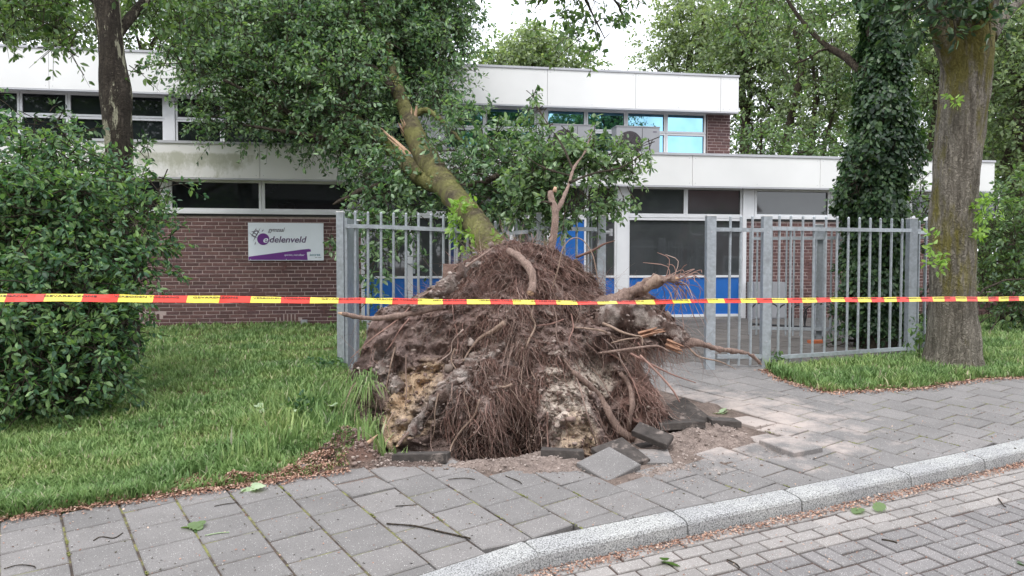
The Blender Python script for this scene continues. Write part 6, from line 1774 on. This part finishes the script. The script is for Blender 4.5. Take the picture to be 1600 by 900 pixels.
# ------------------------------------------------------------------ trees behind the building
def bg_tree(lab, px, Y, blobs, mat, per, leaf, seed, trunk_r=.22, group='trees behind the school', top=None, k=12, gap=.08, mt='bark_dark'):
    b = at(px, 480, Y); base = Vector((b.x, Y, .6)); e = empty('background_tree', base, label=lab, cat='tree', group=group)
    BL_ = cb_list([(x, y, Y + dy, r) for x, y, dy, r in blobs])
    top = max(BL_, key=lambda t: t[0].z)[0]
    pre = len(bpy.data.objects)
    cr = crown(None, M[mat], BL_, per, leaf, .5, k, True, gap, seed, .3, .7, True)
    for o in [cr] + [q for q in bpy.data.objects if q.parent is None and q.name.startswith('twigs')]:
        o.parent = e; o.matrix_parent_inverse = Matrix.Translation(-base)
    P = branch_path(base, top, .06, 8); mb = MB(); mb.tube(smooth_path(P, 3), smooth_vals([trunk_r * (1 - .085 * i) for i in range(9)], 3), 10, 0, .02, 3)
    o = mb.build('trunk', M[mt], None, smooth=True); o.parent = e; o.matrix_parent_inverse = Matrix.Translation(-base)
    mb = MB()
    for c, r in BL_[:9]:
        i = random.randint(3, 6); a = P[i]
        mb.tube(branch_path(a, c, .12, 5), [trunk_r * f for f in (.45, .38, .3, .22, .15, .08)], 6)
    o = mb.build('branches', M[mt], None, smooth=True); o.parent = e; o.matrix_parent_inverse = Matrix.Translation(-base)
bg_tree('tall background tree with thin foliage above the left roof', 60, 24, [(30, 20, 0, 1.8), (90, -20, 1, 2), (-60, 0, 0, 2.4), (20, 60, -1, .9), (100, 40, 0, 1.3)], 'leaf_far', 9, .17, 101, .2)
bg_tree('background tree showing yellowish trunks between the left trunk and the leaning crown', 230, 26, [(210, 10, 0, 1.8), (280, 0, 1, 2.0), (330, 40, 0, 1.4), (180, 50, 0, 1.0), (250, 70, -1, .8)], 'leaf_far', 9, .17, 102, .28)
bg_tree('tree behind the roof left of the leaning crown', 380, 25, [(380, 40, 0, 2.0), (460, 10, 0, 2.4), (420, 100, 0, 1.4)], 'leaf_far', 9, .17, 103)
bg_tree('pale round-topped tree just above the roof at the centre, left of a pair', 785, 36, [(780, 92, 0, 1.0), (755, 105, 0, .6), (800, 80, 0, .7), (785, 115, 0, 1.1)], 'leaf_pale', 26, .2, 104, .2, gap=-.1)
bg_tree('pale taller tree just above the roof at the centre, right of a pair', 850, 37, [(825, 65, 0, 1.0), (860, 80, 0, 1.2), (830, 100, 0, 1.4), (890, 95, 0, 1.0), (915, 100, 0, .7), (840, 55, 0, .6)], 'leaf_pale', 24, .2, 105, .2, gap=-.1)
bg_tree('grey-green willow-like tree right of the gap of sky', 1060, 30, [(1040, 80, 0, 1.2), (1080, 60, 0, 1.6), (1020, 100, 0, .8), (1100, 20, 0, 1.9), (1070, 110, 0, 1.1), (1130, 70, 0, 1.6), (1060, 20, 0, 1.0)], 'leaf_pale', 14, .17, 106, .25)
bg_tree('tall leafy tree behind the right end of the upper storey', 1180, 26, [(1160, 60, 0, 1.6), (1190, 130, 0, 1.5), (1175, 190, 0, 1.3), (1230, 80, 0, 1.7), (1140, 110, 0, .9), (1180, 10, 0, 1.8), (1220, 180, 0, 1.4), (1170, 235, 0, .9)], 'leaf_far', 15, .15, 107, .25)
bg_tree('drooping silvery tree left of the ivy-clad trunk', 1270, 23, [(1260, 110, 0, 1.2), (1290, 170, 0, 1.1), (1250, 190, 0, 1.0), (1300, 60, 0, 1.4), (1240, 40, 0, 1.3), (1280, 225, 0, .9), (1310, 120, 0, 1.2)], 'leaf_far', 18, .14, 108, .22)
bg_tree('bushy low tree along the back of the lower roof', 1210, 20, [(1170, 225, 0, .5), (1210, 232, 0, .6), (1250, 235, 0, .6), (1290, 232, 0, .6), (1330, 235, 0, .6), (1190, 200, 0, .5)], 'leaf_mid', 40, .12, 109, .1)
bg_tree('tall tree with bare dark stems between ivy trunk and mossy trunk', 1440, 21, [(1430, 100, 0, 1.1), (1450, 30, 0, 1.3), (1420, 200, 0, .8), (1460, 150, 0, .7), (1400, 40, 0, 1.2), (1460, 225, 0, .5)], 'leaf_far', 17, .14, 110, .16)
bg_tree('dense tree filling the upper right corner, nearest of the rear trees', 1580, 18, [(1570, 60, 0, 1.1), (1600, 130, 0, 1.2), (1570, 190, 0, .9), (1620, 30, 0, 1.4), (1560, 260, 0, .9), (1620, 220, 0, 1.2), (1550, 120, 0, .6), (1660, 120, 0, 1.6), (1600, 290, 0, .9)], 'leaf_far', 24, .13, 111, .2)
bg_tree('broad dark tree behind the ivy-clad trunk', 1370, 27, [(1350, 80, 0, 1.9), (1400, 140, 0, 1.9), (1340, 180, 0, 1.6), (1440, 200, 0, 1.6), (1500, 100, 0, 2), (1500, 220, 0, 1.7), (1380, 230, 0, 1.2)], 'leaf_mid', 12, .17, 112, .25)
bg_tree('far green tree behind everything at the right', 1540, 30, [(1530, 60, 0, 2.3), (1600, 100, 0, 2.5), (1540, 180, 0, 2.3), (1620, 230, 0, 2.4), (1530, 280, 0, 1.9), (1620, 340, 0, 2.4)], 'leaf_mid', 9, .19, 113, .25)
bg_tree('far leafy tree closing the view behind the right shrubs', 1600, 19, [(1560, 330, 0, 1.1), (1620, 380, 0, 1.4), (1540, 400, 0, .9), (1600, 440, 0, 1.1), (1680, 420, 0, 1.5), (1560, 470, 0, .8)], 'leaf_mid', 20, .13, 114, .15)

# low brick wall glimpsed right of the trunk
lw = empty('garden_wall', (at(1500, 470, 14.2).x, 14.2, .6), R(8), label='low red brick wall glimpsed under the shrubs at the right', cat='wall')
mb = MB(); mb.box((-.2, .03, -.1), (5, .22, .62)); mb.build('wall_core', M['mortar'], lw)
mb2 = MB()
for r_ in range(11):
    u_ = -.2 - (.11 if r_ % 2 else 0)
    while u_ < 4.9:
        mb2.add([(u_ + q_[0], q_[1] - .012, -.08 + r_ * .0645 + q_[2]) for q_ in Vb], Fb_); u_ += .221
tag(mb2.build('bricks', M['brick'], lw), kind='stuff')

# ------------------------------------------------------------------ barrier tape
TW = .052
tp0 = np.array([-2.92, 4.2]); tp1 = np.array([4.5, 7.8]); td = (tp1 - tp0) / np.linalg.norm(tp1 - tp0)
def tape_plan(px):
    a = (px - 800) / F; # x = a*y on the line tp0 + s*td
    s = (a * tp0[1] - tp0[0]) / (td[0] - a * td[1]); return s
ctrl = [(-120, 464, 15), (0, 465.5, 15), (130, 466, 14.5), (260, 466.5, 13), (420, 468.5, 12), (540, 470, 10.5), (680, 471, 9.5), (800, 472, 8), (920, 473, 6), (1000, 472.5, 6), (1080, 470.5, 7.5), (1200, 469.5, 8.5), (1330, 468.5, 8.5), (1450, 467.5, 9), (1600, 466.8, 9), (1700, 466.5, 9)]
S_ = []; 
for px, py, w in ctrl:
    s = tape_plan(px); xy = tp0 + td * s; z = CAMZ + ray(px, py)[1] * xy[1]; S_.append((s, z, min(1, w * .80 * xy[1] / F / TW)))
S_ = np.array(S_)
def tape_at(s):
    z = np.interp(s, S_[:, 0], S_[:, 1]); c = np.interp(s, S_[:, 0], S_[:, 2]); c = min(.99, max(.3, c + .16 * mnoise.noise(Vector((s * 2.3, 9, 0))) + .10 * mnoise.noise(Vector((s * 8, 5, 0))))); tw = math.acos(c) 
    xy = tp0 + td * s; return Vector((xy[0], xy[1], z + .005 * mnoise.noise(Vector((s * 1.7, 0, 0))) + .0025 * mnoise.noise(Vector((s * 9, 4, 0))))), tw
tape = empty('barrier_tape', (tp0[0], tp0[1], 1.6), label='red and yellow barrier tape printed verboden toegang stretched across the whole view', cat='barrier tape')
s_lo, s_hi = S_[0, 0], S_[-1, 0]
tdir = Vector((td[0], td[1], 0)); tn = Vector((td[1], -td[0], 0))      # towards the street
STR = .19
sr = tape_plan(8)
k0 = int(math.floor((s_lo - sr) / STR)); k1 = int(math.ceil((s_hi - sr) / STR))
for k in range(k0, k1):
    a, b_ = max(s_lo, sr + k * STR), min(s_hi, sr + (k + 1) * STR)
    if b_ - a < .01: continue
    mb = MB(); rows_ = []
    for j in range(5):
        s = a + (b_ - a) * j / 4; c, tw = tape_at(s)
        up = Vector((0, 0, 1)) * cos(tw) - tn * sin(tw); nn_ = (tn * cos(tw) + Vector((0, 0, 1)) * sin(tw)) * .0006
        sl_ = tdir * .006
        rows_.append([c + up * TW/2 + nn_ + sl_, c + nn_ * (3 if False else 1) , c - up * TW/2 + nn_ - sl_, c - up * TW/2 - nn_ - sl_, c - nn_, c + up * TW/2 - nn_ + sl_])
    V_ = [p - Vector((tp0[0], tp0[1], 1.6)) for r_ in rows_ for p in r_]; Fs = []
    for j in range(4):
        for i in range(6): Fs.append((j*6+i, j*6+(i+1) % 6, (j+1)*6+(i+1) % 6, (j+1)*6+i))
    mb.add(V_, Fs); mb.build('red_stripe' if k % 2 == 0 else 'yellow_stripe', M['tape_red' if k % 2 == 0 else 'tape_yellow'], tape)
words = {}
for w_ in ('VERBODEN TOEGANG', 'GEVARENZONE'):
    me, wd = text_mesh(w_, 1.0, .0, .01); me.materials.append(M['ink']); words[w_] = (me, wd)
s = tape_plan(395) - .80 * 3
while s < s_hi - .4:
    for w_, off, ln in (('VERBODEN TOEGANG', 0, .36), ('GEVARENZONE', .44, .27)):
        if s + off < s_lo + .05: continue
        me, wd = words[w_]; sa = s + off; c0, tw0 = tape_at(sa); c1, _ = tape_at(sa + ln); _, tw = tape_at(sa + ln / 2)
        d_ = (c1 - c0).normalized(); up = Vector((0, 0, 1)) * cos(tw) - tn * sin(tw); nn_ = d_.cross(up).normalized(); up = nn_.cross(d_)
        o = bpy.data.objects.new('lettering', me); COL.objects.link(o); o.parent = tape
        sc = ln / wd; m_ = Matrix((d_ * sc, up * .017, nn_)).transposed().to_4x4()
        m_.translation = c0 + up * .006 + nn_ * .0035 - Vector((tp0[0], tp0[1], 1.6)); o.matrix_basis = m_
    s += .80

# ------------------------------------------------------------------ across the street (seen mirrored in the windows)
hs = empty('house', (21, -16, 0), label='brick house with a steep tiled roof across the street, seen mirrored in the school windows', cat='house')
mb = MB(); mb.box((-6, -8, -1), (6, 0, 5.4)); mb.build('wall', M['brick_red'] if False else M['brick'], hs)
mb = MB(); mb.add([(-6.3, .4, 5.2), (6.3, .4, 5.2), (6.3, -8.4, 5.2), (-6.3, -8.4, 5.2), (-6.3, -4, 9.4), (6.3, -4, 9.4)], [(0, 1, 5, 4), (2, 3, 4, 5), (1, 2, 5), (3, 0, 4), (3, 2, 1, 0)]); mb.build('roof', M['brick'], hs)
for x in (-4, -1.2, 1.6, 4.2):
    for z in (1.0, 3.6):
        mb = MB(); mb.box((x - .7, .005, z), (x + .7, .06, z + 1.2)); o = mb.build('window', M['frame'], hs)
        mb = MB(); mb.box((x - .62, .061, z + .08), (x + .62, .07, z + 1.12)); mb.build('pane', M['glass'], o)
hs2 = empty('house', (-9, -18, 0), label='long brick house across the street, seen dark in the left strip windows', cat='house')
mb = MB(); mb.box((-12, -8, -1), (9, 0, 5.6)); mb.build('wall', M['brick'], hs2)
mb = MB(); mb.add([(-12.3, .4, 5.4), (9.3, .4, 5.4), (9.3, -8.4, 5.4), (-12.3, -8.4, 5.4), (-12.3, -4, 9.8), (9.3, -4, 9.8)], [(0, 1, 5, 4), (2, 3, 4, 5), (1, 2, 5), (3, 0, 4), (3, 2, 1, 0)]); mb.build('roof', M['roof'], hs2)
def far_tree(lab, x, y, h, r, seed):
    e = empty('street_tree_opposite', (x, y, -.2), label=lab, cat='tree', group='trees across the street')
    B = [(Vector((x + random.gauss(0, r * .5), y + random.gauss(0, r * .4), h * .62 + random.gauss(0, h * .16))), r * random.uniform(.4, .6)) for _ in range(9)]
    cr = crown(None, M['leaf_mid'], B, 6, .24, .6, 8, True, .1, seed, .3, .7, False)
    cr.parent = e; cr.matrix_parent_inverse = Matrix.Translation((-x, -y, .2))
    mb = MB(); mb.tube(branch_path((x, y, -.3), (x, y, h * .8), .04, 6), [.28, .25, .22, .18, .14, .1, .05], 10)
    for c, rr in B: mb.tube(branch_path((x, y, h * .35), c, .1, 4), [.12, .1, .07, .05, .02], 6)
    o = mb.build('trunk', M['bark_dark'], None, smooth=True); o.parent = e; o.matrix_parent_inverse = Matrix.Translation((-x, -y, .2))
far_tree('street tree across the road mirrored in the middle of the upper windows', 12.0, -9, 14, 4.2, 201)
far_tree('street tree across the road mirrored beside the leaning trunk', 4.0, -9.5, 14, 4.2, 204)
far_tree('street tree across the road mirrored in the left windows', -13, -10, 13, 4.5, 202)
far_tree('street tree across the road farthest to the left in the mirrored view', -22, -11, 12, 4.5, 203)
far_tree('street tree across the road mirrored over the left house', -8, -10, 13, 4.5, 205)
far_tree('street tree across the road mirrored left of the air conditioners', 8.2, -10, 14, 4.0, 206)
